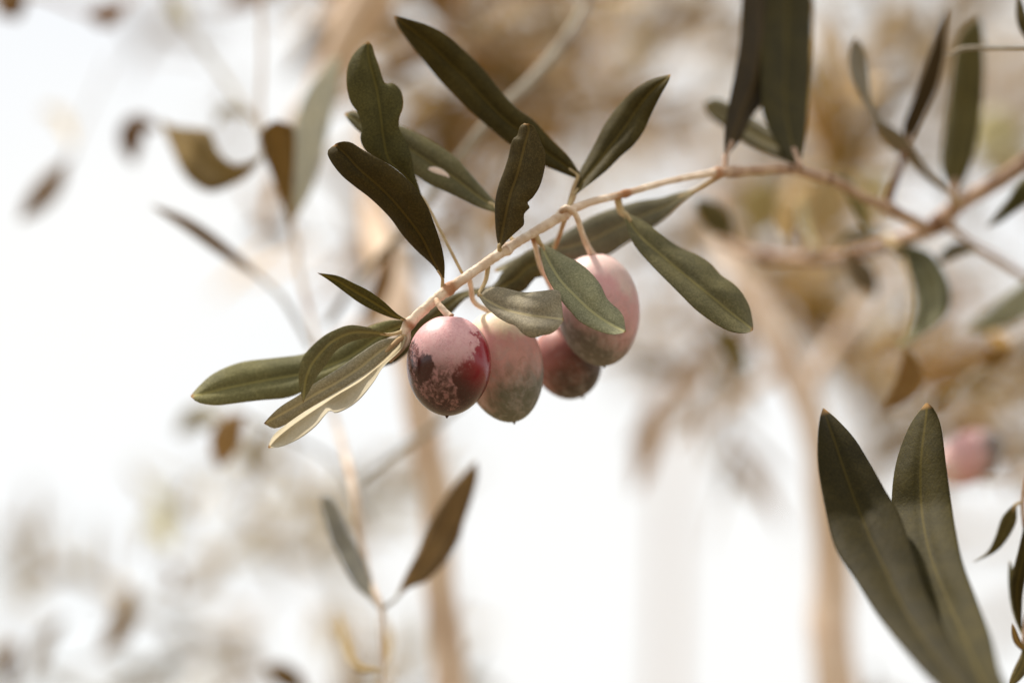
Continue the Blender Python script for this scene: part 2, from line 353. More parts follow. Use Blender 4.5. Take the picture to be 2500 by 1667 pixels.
def leaf(parent, Lp, Rp, depth, tone='dark', side='top', M=None, fold=0.14, belly=0.26, tilt=0.0, nu=44, nv=6, stalk=None,
         stalk_r=(5, 4), wav=0.25, label=None, und=None, sides=None, stalk_mat=None, seed=0, grow=1.0):
    """Lp / Rp: outline from leaf base to tip on either side of the midrib (photo px). depth: mm beyond focus, base..tip.
    tilt: mm added to the depth of the L edge and taken from the R edge. thickness 0.4 mm, real upper side and underside."""
    Lr, Rr = resample(Lp, nu), resample(Rp, nu)
    if grow != 1.0:
        mid_ = (Lr + Rr) / 2; Lr = mid_ + (Lr - mid_) * grow; Rr = mid_ + (Rr - mid_) * grow
    Mr = resample(M, nu) if M else (Lr[:, :2] + Rr[:, :2]) / 2
    ds = (list(tilt) if isinstance(tilt, (list, tuple)) else [tilt])
    V = []; dm = []; de = []; al = []; tt = []
    s_ = np.linspace(-1, 1, 2 * nv + 1)
    # cosine spacing: finer at the edges
    s_ = np.sign(s_) * (1 - (1 - np.abs(s_)) ** 1.25)
    TH = 0.40
    acc = 0
    sgn = -1 if side == 'top' else 1
    frames = []
    for i in range(nu):
        t = i / (nu - 1)
        z0 = interp(depth, t); k = mmpp(z0) * 1000
        if i: acc += float(np.hypot(*(Mr[i][:2] - Mr[i - 1][:2]))) * k
        row = []
        for s in s_:
            E = Lr[i] if s < 0 else Rr[i]
            a = abs(s)
            x = Mr[i][0] + (E[0] - Mr[i][0]) * a; y = Mr[i][1] + (E[1] - Mr[i][1]) * a
            w = float(np.hypot(E[0] - Mr[i][0], E[1] - Mr[i][1])) * k
            tl = interp(ds, t)
            zz = z0 + (tl * -s)
            h = w * (fold * a + belly * math.sin(math.pi * min(1, a) ** 0.85) - 0.10 * a ** 4)
            if side != 'top': h = -h * 0.9
            zz -= h
            zz += wav * w * 0.35 * noise.noise(Vector((acc * 0.16 + seed * 3.1, s * 1.1, seed * 7.7 + (5 if side == 'top' else 0))))
            mr_ = math.exp(-(a * w / 0.35) ** 2)
            row.append((x, y, zz, w, a, mr_))
        frames.append(row)
    nvv = len(s_)
    for layer in (0, 1):                      # 0 = the side facing the camera
        for i, row in enumerate(frames):
            t = i / (nu - 1)
            for (x, y, zz, w, a, mr_) in row:
                th = TH * min(1.0, 0.25 + 1.5 * (1 - a)) * (1.0 if 0.02 < t < 0.98 else 0.5)
                zo = -th / 2 if layer == 0 else th / 2
                facing_top = (side == 'top') == (layer == 0)
                ridge = mr_ * (0.16 if facing_top else -0.30) * min(1, w)
                zo += ridge if layer == 0 else -ridge
                V.append(P(x, y, zz + zo)); dm.append(a * w); de.append((1 - a) * w + min(t, 1 - t) * 3)
                al.append(t * acc); tt.append(t)
    F = []; mi = []
    mt, mu = 0, 1
    off = nu * nvv
    for i in range(nu - 1):
        for j in range(nvv - 1):
            a0 = i * nvv + j
            left = j < nvv // 2
            if sides: fs = sides[0] if left else sides[1]
            else: fs = side
            F.append((a0, a0 + 1, a0 + nvv + 1, a0 + nvv)); mi.append(mt if fs == 'top' else mu)
            F.append((off + a0, off + a0 + nvv, off + a0 + nvv + 1, off + a0 + 1)); mi.append(mu if fs == 'top' else mt)
        for j in (0, nvv - 1):
            a0 = i * nvv + j
            f = (a0, a0 + nvv, off + a0 + nvv, off + a0)
            F.append(f if j == 0 else f[::-1]); mi.append(mt if side == 'top' else mu)
    for i in (0, nu - 1):
        for j in range(nvv - 1):
            a0 = i * nvv + j
            f = (a0, off + a0, off + a0 + 1, a0 + 1)
            F.append(f if i == 0 else f[::-1]); mi.append(mt)
    # winding: make camera layer face the camera
    c0, c1, c3 = (Vector(V[k]) for k in (F[len(F) // 3][0], F[len(F) // 3][1], F[len(F) // 3][2]))
    base = P(Mr[0][0], Mr[0][1], depth[0])
    mats = [M_TOP, M_UND]
    o = link_mesh('leaf', V, F, mats, parent, base, mi, {'dmid': dm, 'dedge': de, 'along': al, 'tt': tt})
    import bmesh
    bm = bmesh.new(); bm.from_mesh(o.data); bmesh.ops.remove_doubles(bm, verts=bm.verts, dist=1e-7)
    bmesh.ops.recalc_face_normals(bm, faces=bm.faces); bm.to_mesh(o.data); bm.free()
    tn = TOP_T[tone] if isinstance(tone, str) else tone
    if side != 'top' and not sides: tn = tone if not isinstance(tone, str) else UND_T
    if side == 'top' and max(tn) >= 0.07 and max(tn) < 0.2: tn = (tn[0] * 1.02, tn[1] * 0.97, tn[2] * 0.85)
    if side == 'top' and max(tn) < 0.07: tn = (tn[0] * 1.06, tn[1] * 0.97, tn[2] * 0.72)
    o['tone'] = tuple(float(v) * random.uniform(0.93, 1.07) for v in tn)
    if label: o['label'] = label
    if stalk:
        pts = [(Mr[0][0], Mr[0][1], depth[0])] + list(stalk)
        d = np.array(Mr[2][:2]) - np.array(Mr[0][:2])
        pts = [(Mr[2][0], Mr[2][1], interp(depth, 2 / (nu - 1)))] + pts
        tube('leaf_stalk', pts, stalk_r, stalk_mat or M_STALK, o, ns=8, n=14, origin=base)
    return o

def leaf_axis(parent, pts, width, depth, **kw):
    """leaf from a midrib polyline and a maximum full width (photo px): lanceolate profile"""
    n = 13
    c = resample(pts, n); Lq = []; Rq = []
    peak = kw.pop('peak', 0.52)
    for i in range(n):
        t = i / (n - 1)
        d = c[min(i + 1, n - 1)][:2] - c[max(i - 1, 0)][:2]; d = d / (np.hypot(*d) + 1e-9)
        nn = np.array([d[1], -d[0]])
        tt = t ** (math.log(0.5) / math.log(peak))
        w = width / 2 * max(0.02, math.sin(math.pi * tt) ** 0.80) * (1 + 0.05 * math.sin(5 * t + c[0][0]))
        Lq.append(tuple(c[i][:2] + nn * w)); Rq.append(tuple(c[i][:2] - nn * w))
    kw.setdefault('nu', 20); kw.setdefault('nv', 3)
    return leaf(parent, Lq, Rq, depth, M=[tuple(p[:2]) for p in c], **kw)

def olive(cx, cy, rx, ry, z, rot, m, label, stalk, lean=0.0, seed=0, calyx=True, group='olives ripening on the branch'):
    """ellipsoid of revolution, slightly egg shaped, long axis turned by rot (deg, in the picture plane) and lean (deg, away)"""
    k = mmpp(z); a, b = rx * k, ry * k
    nu, nv = 64, 40
    V = []; F = []; npos = []
    R = Matrix.Rotation(math.radians(rot), 3, FWD) 
    X = R @ RIGHT; Z = R @ UP
    Rl = Matrix.Rotation(math.radians(lean), 3, X); Z = Rl @ Z; Y = Rl @ FWD
    cen = P(cx, cy, z)
    for i in range(nv + 1):
        ph = math.pi * i / nv
        for j in range(nu):
            th = 2 * math.pi * j / nu
            x = math.sin(ph) * math.cos(th); y = math.sin(ph) * math.sin(th); zz = math.cos(ph)
            egg = 1 + 0.035 * zz
            dim = 1 - 0.035 * math.exp(-((1 - zz) / 0.02))      # dimple round the stalk
            wob = 1 + 0.012 * noise.noise(Vector((x * 1.3 + seed, y * 1.3, zz * 1.3)))
            v = X * (x * a * egg * wob) + Y * (y * a * egg * wob) + Z * (zz * b * dim * wob)
            V.append(cen + v); npos.append((x, y, zz))
    for i in range(nv):
        for j in range(nu):
            F.append((i * nu + j, (i + 1) * nu + j, (i + 1) * nu + (j + 1) % nu, i * nu + (j + 1) % nu))
    o = link_mesh('olive', V, F, [m], None, cen)
    at = o.data.attributes.new('npos', 'FLOAT_VECTOR', 'POINT')
    at.data.foreach_set('vector', [c for p in npos for c in p])
    import bmesh
    bm = bmesh.new(); bm.from_mesh(o.data); bmesh.ops.remove_doubles(bm, verts=bm.verts, dist=1e-7)
    bmesh.ops.recalc_face_normals(bm, faces=bm.faces); bm.to_mesh(o.data); bm.free()
    tag(o, label, 'olive', group)
    # pointed tip under the fruit
    tip0 = cen - Z * b * 0.985; tip1 = cen - Z * (b * 1.0 + 5 * k)
    tube_world('tip', np.array([tuple(tip0) + (6 * k,), tuple((tip0 + tip1) / 2) + (3.2 * k,), tuple(tip1) + (1.6 * k,)]), M_TIP, o, 8)
    top = cen + Z * b * 0.955
    if stalk:
        r0 = stalk[0]; pts = stalk[1]
        wp = [tuple(P(*p)) for p in pts]
        RR = [wp[i] + (interp(r0, i / len(pts)) * mmpp(pts[i][2]),) for i in range(len(pts))] + [tuple(top) + (r0[-1] * k,)]
        tube_world('stalk', resample(RR, 22), M_TWIG, o, 10, 0.1, knots=((1.0, 0.35, 0.05), (0.0, 0.3, 0.08)))
    return o
M_TIP = bark_material('olive_tip', (0.06, 0.02, 0.015), (0.05, 0.02, 0.01), (0.03, 0.01, 0.01))

# ================================================================== SETTING
def ground():
    n = 60; V = []; F = []
    for j in range(n + 1):
        for i in range(n + 1):
            x = ((i / n) * 2 - 1); y = ((j / n) * 2 - 1)
            X_ = math.copysign(abs(x) ** 2.6 * 900, x); Y_ = math.copysign(abs(y) ** 2.6 * 900, y)
            V.append((X_, Y_, 0.05 * noise.noise(Vector((X_ * 0.7, Y_ * 0.7, 0))) - 0.02))
    for j in range(n):
        for i in range(n):
            F.append((j * (n + 1) + i, j * (n + 1) + i + 1, (j + 1) * (n + 1) + i + 1, (j + 1) * (n + 1) + i))
    m, k = mat('dry_grove_soil')
    c = mixc(k, mrange(k, nz(k, 3, 6, 0.65), 0.35, 0.65), (0.20, 0.14, 0.085), (0.13, 0.12, 0.06))
    c = mixc(k, mrange(k, nz(k, 40, 4), 0.55, 0.7), c, (0.30, 0.23, 0.15))
    bp = N(k, 'ShaderNodeBump', Strength=0.6); bp.inputs['Distance'].default_value = 0.03; k.links.new(nz(k, 25, 5), bp.inputs['Height'])
    pr = N(k, 'ShaderNodeBsdfPrincipled', Roughness=0.95); k.links.new(c, pr.inputs['Base Color']); k.links.new(bp.outputs[0], pr.inputs['Normal'])
    o = N(k, 'ShaderNodeOutputMaterial'); k.links.new(pr.outputs[0], o.inputs[0])
    g = link_mesh('ground', V, F, [m], None, (0, 0, 0)); g['kind'] = 'structure'
    g['label'] = 'dry brown soil of the olive grove'
ground()

# ================================================================== MAIN FRUITING BRANCH
def zB(x): return float(np.interp(x, [0, 430, 720, 1080, 1500, 1930], [4, 4, 7, 12, 23, 34]))
def Bs(x, y, dz=0): 
    p = q('B', [(x, y)])[0]; return (p[0], p[1], zB(x) + dz)
br = thing('olive_branch', P(2560, 360, 60), 'fruiting olive branch crossing the middle, in focus, with dark and notched leaves', 'branch')
main = [Bs(185, 962), Bs(215, 885), Bs(330, 772), Bs(430, 692), Bs(560, 600), Bs(715, 492), Bs(850, 408), Bs(1000, 318), Bs(1075, 272), Bs(1200, 215), Bs(1400, 165), Bs(1600, 108), Bs(1800, 65), Bs(1930, 45)]
main += [p for p in [(a[0], a[1], z) for a, z in zip(q('D', [(450, 935), (700, 922), (850, 952), (1000, 1000), (1150, 1085), (1260, 1130), (1380, 1190), (1490, 1250)]), (38, 44, 52, 61, 70, 78, 88, 99))]]
nm = len(main)
rad = [9, 12, 12.5, 13, 12, 12.5, 11.5, 12.5, 12, 9.5, 8.5, 7.5, 8, 9.5, 12, 13.5, 12.5, 11.5, 11, 13, 14, 14]
tube('twig', main[:14], rad[:14], M_TWIG, br, ns=14, n=150, bumps=0.18,
     knots=[(0.04, 0.3, 0.012), (0.165, 0.3, 0.012), (0.335, 0.4, 0.010), (0.505, 0.45, 0.012), (0.70, 0.3, 0.01), (0.985, 0.5, 0.015)])
tube('branchlet', main[13:], rad[13:], M_WOOD, br, ns=14, n=70, bumps=0.18, knots=[(0.04, 0.35, 0.03), (0.40, 0.25, 0.02), (0.73, 0.4, 0.03)])
heavy = [(a[0], a[1], z) for a, z in zip(q('D', [(2250, 740), (2016, 895), (1830, 1020), (1650, 1125), (1530, 1235), (1400, 1290), (1200, 1355), (1000, 1405), (800, 1418), (600, 1398), (480, 1370), (360, 1315)]),
                                   (88, 92, 94, 96, 100, 110, 122, 134, 144, 154, 160, 166))]
tube('bough', heavy, [22, 21, 20, 20, 20, 18, 16, 15, 15, 14, 13, 10], M_WOOD, br, ns=14, n=110, bumps=0.2, knots=[(0.30, 0.3, 0.02), (0.6, 0.25, 0.02), (0.85, 0.3, 0.02)])

# --- hero leaves
leaf(br, q('A', [(1266, 696), (1230, 650), (1165, 590), (1100, 520), (1050, 450), (1000, 395), (940, 340), (880, 295), (820, 245), (775, 190), (752, 145), (757, 122), (783, 103)]),
     q('A', [(1290, 715), (1290, 640), (1275, 560), (1245, 470), (1215, 390), (1170, 315), (1110, 250), (1040, 195), (960, 150), (905, 118), (860, 90), (820, 86), (790, 96)]),
     [3, 0, -2, -2, 0], 'dark', M=q('A', [(1280, 710), (1240, 640), (1190, 535), (1130, 450), (1060, 365), (980, 285), (900, 215), (840, 150), (786, 100)]),
     stalk=[q('A', [(1281, 745)])[0] + (4,), q('A', [(1286, 800)])[0] + (4,)], stalk_r=(4.5, 4, 5, 8), tilt=[1.5, 2.5, 2.0], seed=1)
leaf(br, q('A', [(1108, 908), (1050, 897), (980, 870), (900, 828), (820, 770), (760, 725), (707, 691)]),
     q('A', [(1114, 903), (1070, 875), (1010, 820), (940, 770), (870, 735), (800, 703), (707, 689)]),
     [4, 1, -4], 'green', fold=0.5, belly=0.05, stalk=[q('A', [(1140, 912)])[0] + (4,)], stalk_r=(4, 4, 6), tilt=1.0, seed=2)
leaf(br, q('A', [(1115, 908), (1040, 906), (960, 928), (860, 975), (760, 1022), (640, 1062), (500, 1080), (350, 1100), (230, 1150), (160, 1210), (123, 1253)]),
     q('A', [(1122, 930), (1060, 972), (980, 1020), (880, 1095), (760, 1170), (640, 1235), (560, 1264), (450, 1274), (330, 1288), (240, 1297), (160, 1285), (124, 1259)]),
     [9, 15, 17, 15, 10], 'sage', M=q('A', [(1119, 920), (1000, 975), (850, 1075), (700, 1135), (620, 1155), (450, 1185), (300, 1215), (200, 1240), (123, 1256)]),
     belly=0.2, tilt=[-1, 2, 2.5, 2], seed=3)
leaf(br, q('A', [(1088, 985), (1000, 998), (900, 1060), (800, 1130), (700, 1192), (620, 1250), (540, 1300), (490, 1345), (460, 1380)]),
     q('A', [(1090, 1008), (1010, 1110), (930, 1190), (840, 1240), (740, 1290), (640, 1345), (520, 1402), (463, 1383)]),
     [5, 6, 5, 3], (0.27, 0.265, 0.195), belly=0.12, tilt=[0, -1.5, -2], seed=4, M=q('A', [(1089, 996), (1000, 1045), (900, 1125), (800, 1190), (700, 1245), (600, 1305), (461, 1382)]))
leaf(br, q('A', [(1100, 968), (1082, 1018), (1030, 1068), (950, 1135), (860, 1195), (740, 1268), (640, 1330), (545, 1398), (500, 1440), (478, 1490)]),
     q('A', [(1116, 985), (1088, 1045), (1010, 1120), (965, 1190), (905, 1265), (850, 1308), (792, 1333), (766, 1322), (742, 1342), (700, 1392), (640, 1440), (580, 1472), (530, 1490), (482, 1495)]),
     [3, 2, 0, -2, -4], (0.88, 0.72, 0.55), 'under', wav=0.9, M=q('A', [(1108, 980), (1083, 1035), (985, 1120), (900, 1190), (800, 1250), (700, 1316), (600, 1386), (530, 1442), (480, 1492)]),
     fold=0.30, belly=0.22, tilt=[0, 3, 3, 1], label='cream underside leaf with a nibbled edge at the twig end', seed=5, nu=60)
leaf(br, q('A', [(1022, 968), (960, 945), (900, 932), (850, 930), (800, 945), (740, 975), (680, 1025), (640, 1075), (622, 1130), (620, 1190), (632, 1250), (640, 1283)]),
     q('A', [(1020, 976), (960, 985), (900, 995), (850, 1010), (800, 1040), (770, 1075), (745, 1110), (715, 1150), (690, 1190), (670, 1230), (652, 1260), (642, 1284)]),
     [2, -3, -7, -8, -6], 'sage', belly=0.3, fold=-0.2, tilt=[-1, -2.5, -3, -1], label='curled green leaf arching downwards at the twig end', seed=6,
     stalk=[q('A', [(1045, 972)])[0] + (3,), q('A', [(1085, 962)])[0] + (3.5,), q('A', [(1105, 950)])[0] + (4,)], stalk_r=(4, 4, 4.5, 6))
leaf(br, q('B', [(600, 702), (640, 680), (700, 672), (770, 685), (850, 702), (940, 695), (1010, 688), (1045, 700), (1053, 740), (1060, 800), (1065, 845)]),
     q('B', [(604, 728), (640, 780), (700, 835), (760, 870), (800, 885), (830, 915), (860, 940), (900, 952), (945, 940), (1000, 928), (1040, 895), (1068, 853)]),
     [5, 1, -3, -6], 'grey', M=q('B', [(602, 715), (680, 765), (760, 800), (850, 822), (950, 836), (1066, 850)]), belly=0.22, wav=0.6,
     stalk=[q('B', [(615, 690)])[0] + (6,), q('B', [(640, 640)])[0] + (7,), q('B', [(655, 560)])[0] + (7,)], stalk_r=(5, 5, 5, 6), label='short grey leaf with a torn blunt end over the olives',
     tilt=[2, 3, 3], seed=7, nu=60)
leaf(br, q('B', [(938, 460), (947, 530), (970, 610), (1020, 700), (1070, 770), (1110, 815), (1150, 860), (1210, 895), (1270, 920), (1340, 935), (1402, 922)]),
     q('B', [(955, 440), (1010, 465), (1080, 505), (1150, 540), (1220, 600), (1270, 665), (1300, 730), (1330, 765), (1370, 800), (1395, 840), (1403, 890), (1409, 917)]),
     [11, 5, 0, -3], 'grey', M=q('B', [(946, 448), (1000, 560), (1060, 650), (1130, 722), (1200, 790), (1280, 850), (1350, 890), (1408, 918)]), belly=0.22, wav=0.4,
     stalk=[q('B', [(930, 425)])[0] + (10,), q('B', [(915, 385)])[0] + (10,)], stalk_r=(5, 6, 6), tilt=[-1, -2.5, -3], seed=8)
leaf(br, q('B', [(1398, 290), (1420, 380), (1470, 470), (1550, 560), (1620, 630), (1700, 710), (1780, 790), (1850, 845), (1920, 890), (1990, 920), (2060, 927), (2102, 912)]),
     q('B', [(1410, 268), (1470, 295), (1530, 330), (1600, 385), (1700, 455), (1800, 500), (1870, 545), (1930, 610), (1990, 650), (2040, 700), (2080, 770), (2098, 840), (2106, 900)]),
     [20, 14, 10, 7], (0.090, 0.085, 0.044), M=q('B', [(1403, 278), (1480, 390), (1570, 472), (1700, 582), (1800, 665), (1900, 745), (2000, 828), (2104, 906)]), belly=0.2,
     stalk=[q('B', [(1380, 260)])[0] + (21,), q('B', [(1362, 190)])[0] + (21,)], stalk_r=(7, 9, 9), tilt=[-2, -4, -4], seed=9)
# long leaves passing behind the twig
leaf(br, q('B', [(1770, 142), (1680, 165), (1600, 195), (1500, 215), (1400, 245), (1250, 300), (1100, 380), (1000, 430), (900, 480), (780, 530), (690, 580)]),
     q('B', [(1775, 160), (1700, 215), (1640, 270), (1570, 320), (1480, 370), (1380, 430), (1300, 480), (1200, 510), (1100, 515), (1000, 520), (850, 560), (692, 592)]),
     [38, 34, 30, 30], (0.10, 0.105, 0.07), tilt=[1, 1, 1], fold=0.0, belly=0.10, seed=10, nu=30, grow=1.25, stalk=[Bs(1930, 60)], stalk_r=(5, 5, 6))
leaf(br, q('B', [(1010, 440), (900, 480), (830, 520), (740, 600), (680, 670), (560, 690), (450, 722), (350, 790), (250, 860), (180, 930), (120, 1000), (60, 1070), (10, 1112)]),
     q('B', [(1020, 480), (970, 590), (910, 610), (870, 650), (830, 690), (700, 705), (545, 725), (450, 810), (360, 900), (250, 985), (180, 1050), (120, 1090), (12, 1122)]),
     [26, 24, 22, 24], (0.055, 0.052, 0.026), tilt=[1, 1, 1], fold=0.0, belly=0.08, seed=11, nu=34, grow=1.25, stalk=[Bs(1075, 300)], stalk_r=(5, 5, 6))
def spot(lf, x, y, z, rx, ry, rot):
    c = P(x, y, z); k = mmpp(z); V = []; F = []; nu, nv = 16, 8
    R = Matrix.Rotation(math.radians(rot), 3, FWD); X = R @ RIGHT; Z = R @ UP
    for i in range(nv + 1):
        for j in range(nu):
            a = math.pi * i / nv; b = 2 * math.pi * j / nu
            V.append(c + X * rx * k * math.sin(a) * math.cos(b) + Z * ry * k * math.sin(a) * math.sin(b) - FWD * 0.00035 * math.cos(a))
    for i in range(nv):
        for j in range(nu): F.append((i * nu + j, i * nu + (j + 1) % nu, (i + 1) * nu + (j + 1) % nu, (i + 1) * nu + j))
    o = link_mesh('scale_spot', V, F, [M_SPOT], lf, c)
M_SPOT = bark_material('pale_scale_spot', (0.80, 0.64, 0.54), (0.74, 0.56, 0.46), (0.6, 0.42, 0.34), 400)
# upper leaves
leaf(br, q('C', [(658, 1145), (610, 1090), (560, 1020), (490, 960), (400, 915), (335, 865), (305, 800), (312, 730), (290, 650), (250, 590), (228, 500), (230, 400), (255, 330), (300, 275), (345, 241)]),
     q('C', [(664, 1140), (640, 1070), (618, 1000), (600, 900), (562, 800), (530, 740), (528, 680), (548, 620), (548, 560), (530, 510), (490, 480), (450, 482), (432, 450), (410, 380), (385, 310), (372, 262), (353, 241)]),
     [12, 10, 10, 12, 14], (0.052, 0.050, 0.020), M=q('C', [(660, 1142), (560, 1010), (470, 920), (440, 800), (420, 650), (400, 520), (375, 420), (352, 330), (349, 242)]), belly=0.2,
     label='lobed dark leaf standing upright with a rounded bump', seed=12, nu=64, wav=0.5,
     stalk=[q('C', [(690, 1180)])[0] + (12,), q('B', [(510, 598)])[0] + (9,)], stalk_r=(3, 3.5, 4))
l12 = leaf(br, q('C', [(1080, 1222), (980, 1190), (880, 1140), (780, 1095), (700, 1060), (640, 1020), (560, 960), (450, 870), (330, 780), (300, 760), (250, 710), (215, 663)]),
     q('C', [(1085, 1160), (1010, 1080), (940, 1000), (860, 910), (780, 850), (680, 790), (600, 750), (530, 720), (430, 690), (320, 660), (265, 640), (216, 652)]),
     [20, 20, 22, 24], (0.085, 0.082, 0.045), belly=0.22, tilt=[-2, -2, -1], seed=13, label='grey green leaf with a pale round spot',
     stalk=[q('B', [(715, 330)])[0] + (15,), q('B', [(800, 430)])[0] + (9,)], stalk_r=(5, 4, 5))
spot(l12, 750 + 755 / 2.352, 1003 / 2.352, 19.0, 30, 15, 28)
leaf(br, q('C', [(1548, 1028), (1450, 990), (1360, 950), (1250, 880), (1150, 820), (1040, 730), (940, 640), (850, 550), (750, 450), (660, 340), (580, 240), (520, 150), (502, 95)]),
     q('C', [(1562, 990), (1500, 900), (1400, 800), (1300, 690), (1200, 620), (1100, 510), (1000, 385), (900, 290), (800, 205), (700, 150), (600, 115), (505, 88)]),
     [18, 22, 25, 22], (0.036, 0.031, 0.011), belly=0.24, tilt=[0, 1, 2], seed=14, label='longest dark leaf reaching up to the left',
     stalk=[q('C', [(1530, 1080)])[0] + (17,), q('B', [(1090, 250)])[0] + (13,)], stalk_r=(4.5, 5.5, 6))
leaf(br, q('C', [(1532, 1118), (1558, 1000), (1600, 920), (1650, 830), (1700, 730), (1760, 640), (1830, 560), (1900, 500), (1980, 455), (2085, 427)]),
     q('C', [(1540, 1122), (1620, 1060), (1720, 980), (1800, 900), (1870, 840), (1930, 760), (1980, 650), (2030, 550), (2075, 470), (2088, 432)]),
     [16, 19, 20, 14], (0.038, 0.033, 0.014), belly=0.2, tilt=[2, 2, 1], seed=15, stalk=[q('C', [(1525, 1150)])[0] + (15,), q('B', [(1082, 260)])[0] + (13,)], stalk_r=(4.5, 5, 6))
leaf(br, q('C', [(1100, 1425), (1085, 1350), (1078, 1250), (1080, 1150), (1100, 1060), (1130, 980), (1155, 900), (1170, 830), (1183, 797), (1206, 778), (1220, 730), (1247, 708)]),
     q('C', [(1110, 1425), (1160, 1370), (1225, 1312), (1246, 1285), (1246, 1230), (1278, 1192), (1266, 1165), (1300, 1130), (1340, 1060), (1365, 960), (1368, 880), (1345, 820), (1320, 760), (1300, 725), (1268, 710)]),
     [6, 3, 1, 0], (0.048, 0.040, 0.020), M=q('C', [(1104, 1422), (1130, 1280), (1165, 1120), (1200, 1020), (1225, 930), (1250, 830), (1272, 750), (1262, 712)]), belly=0.16, wav=0.6, nu=72,
     label='upright dark leaf with notched torn edges', seed=16, stalk=[q('B', [(722, 495)])[0] + (7,)], stalk_r=(5, 5.5, 9), tilt=[1, 1.5, 1])
# right-hand dark leaves off the top
leaf(br, q('D', [(378, 845), (385, 700), (420, 520), (450, 380), (475, 200), (485, 0), (490, -120), (540, -260)]),
     q('D', [(395, 850), (470, 750), (520, 640), (590, 550), (645, 430), (665, 300), (670, 120), (655, -40), (600, -180), (545, -262)]),
     [38, 56, 70, 78], (0.026, 0.020, 0.008), tilt=[-2, -8, -8, -6], seed=17, nu=30, grow=1.12, fold=0.05, belly=0.05, wav=0.1, stalk=[q('D', [(378, 925)])[0] + (35,)], stalk_r=(7, 7, 8), stalk_mat=M_WOOD)
leaf(br, q('D', [(768, 890), (690, 810), (630, 700), (595, 590), (590, 460), (590, 330), (590, 120), (610, -50), (700, -220), (740, -290)]),
     q('D', [(792, 890), (812, 750), (826, 500), (838, 300), (845, 100), (840, -80), (800, -220), (745, -290)]),
     [44, 62, 78, 88], (0.032, 0.027, 0.009), tilt=[-2, -7, -7, -6], seed=18, nu=30, grow=1.12, fold=0.05, belly=0.05, wav=0.1, stalk=[q('D', [(800, 925)])[0] + (43,)], stalk_r=(8, 8, 9), stalk_mat=M_WOOD)
leaf(br, q('D', [(770, 895), (650, 845), (500, 775), (390, 690), (310, 635), (265, 590)]),
     q('D', [(785, 865), (670, 750), (540, 670), (430, 595), (330, 548), (266, 566)]),
     [46, 64, 80], (0.05, 0.042, 0.02), seed=19, nu=24, grow=1.3)
# right cluster
leaf(br, q('D', [(1610, 1080), (1480, 980), (1380, 880), (1280, 800), (1210, 700), (1178, 620), (1120, 510), (1075, 420), (1063, 330), (1073, 250), (1092, 206)]),
     q('D', [(1622, 1066), (1500, 940), (1400, 800), (1345, 735), (1240, 662), (1195, 600), (1172, 520), (1163, 430), (1150, 330), (1127, 250), (1098, 206)]),
     [92, 80, 74, 72, 74], (0.30, 0.26, 0.20), 'under', seed=20, nu=50, grow=1.15, tilt=[0, 6, 4, -3, -4, 0], fold=0.2, label='narrow twisted leaf with a brown spoon shaped tip',
     stalk=[q('D', [(1660, 1120)])[0] + (94,)], stalk_r=(5, 6, 8))
leaf(br, q('D', [(1370, 795), (1362, 690), (1420, 540), (1480, 370), (1530, 220), (1592, 50)]),
     q('D', [(1388, 795), (1450, 660), (1522, 500), (1572, 320), (1583, 200), (1598, 50)]),
     [78, 82, 86], 'darker', seed=21, nu=28, grow=1.2, fold=0.5, stalk=[q('D', [(1330, 930)])[0] + (78,), q('D', [(1270, 1120)])[0] + (79,)], stalk_r=(7, 8, 11), stalk_mat=M_WOOD)
leaf(br, q('D', [(1610, 1050), (1572, 900), (1590, 720), (1622, 500), (1647, 300), (1685, 170), (1765, 92)]),
     q('D', [(1650, 1050), (1715, 900), (1760, 700), (1785, 450), (1788, 250), (1785, 140), (1772, 92)]),
     [95, 106, 112], (0.060, 0.054, 0.024), seed=22, nu=30, grow=1.15, belly=0.18, stalk=[q('D', [(1630, 1130)])[0] + (95,)], stalk_r=(9, 10, 12), stalk_mat=M_WOOD)
leaf(br, q('H', [(1285, 470), (1370, 560), (1410, 660), (1425, 760), (1412, 860), (1382, 930), (1350, 965), (1304, 993)]),
     q('H', [(1330, 430), (1480, 470), (1562, 560), (1612, 680), (1607, 790), (1540, 880), (1430, 950), (1362, 994), (1305, 998)]),
     [110, 102, 96, 94], (0.075, 0.077, 0.05), seed=23, nu=34, belly=0.3, fold=0.15, tilt=[2, 4, 3], label='sickle shaped grey leaf hanging below the thick bough',
     stalk=[q('H', [(1270, 400)])[0] + (114,)], stalk_r=(8, 9, 12))
leaf(br, q('H', [(1365, 1010), (1350, 1060), (1300, 1200), (1236, 1358)]),
     q('H', [(1388, 1016), (1440, 1075), (1466, 1150), (1440, 1230), (1380, 1300), (1240, 1360)]),
     [94, 98, 100], (0.20, 0.125, 0.045), seed=24, nu=24, stalk=[q('H', [(1372, 960)])[0] + (94,), q('H', [(1400, 700)])[0] + (100,), q('H', [(1330, 420)])[0] + (112,)], stalk_r=(5, 4, 4, 5))
leaf(br, q('H', [(2160, -10), (1990, 105), (1930, 190), (1860, 280), (1815, 345)]),
     q('H', [(2180, 60), (2050, 200), (1960, 270), (1880, 325), (1817, 348)]),
     [78, 82, 88], (0.045, 0.045, 0.022), seed=25, nu=24, stalk=[q('H', [(2230, -60)])[0] + (68,)], stalk_r=(8, 8, 10))
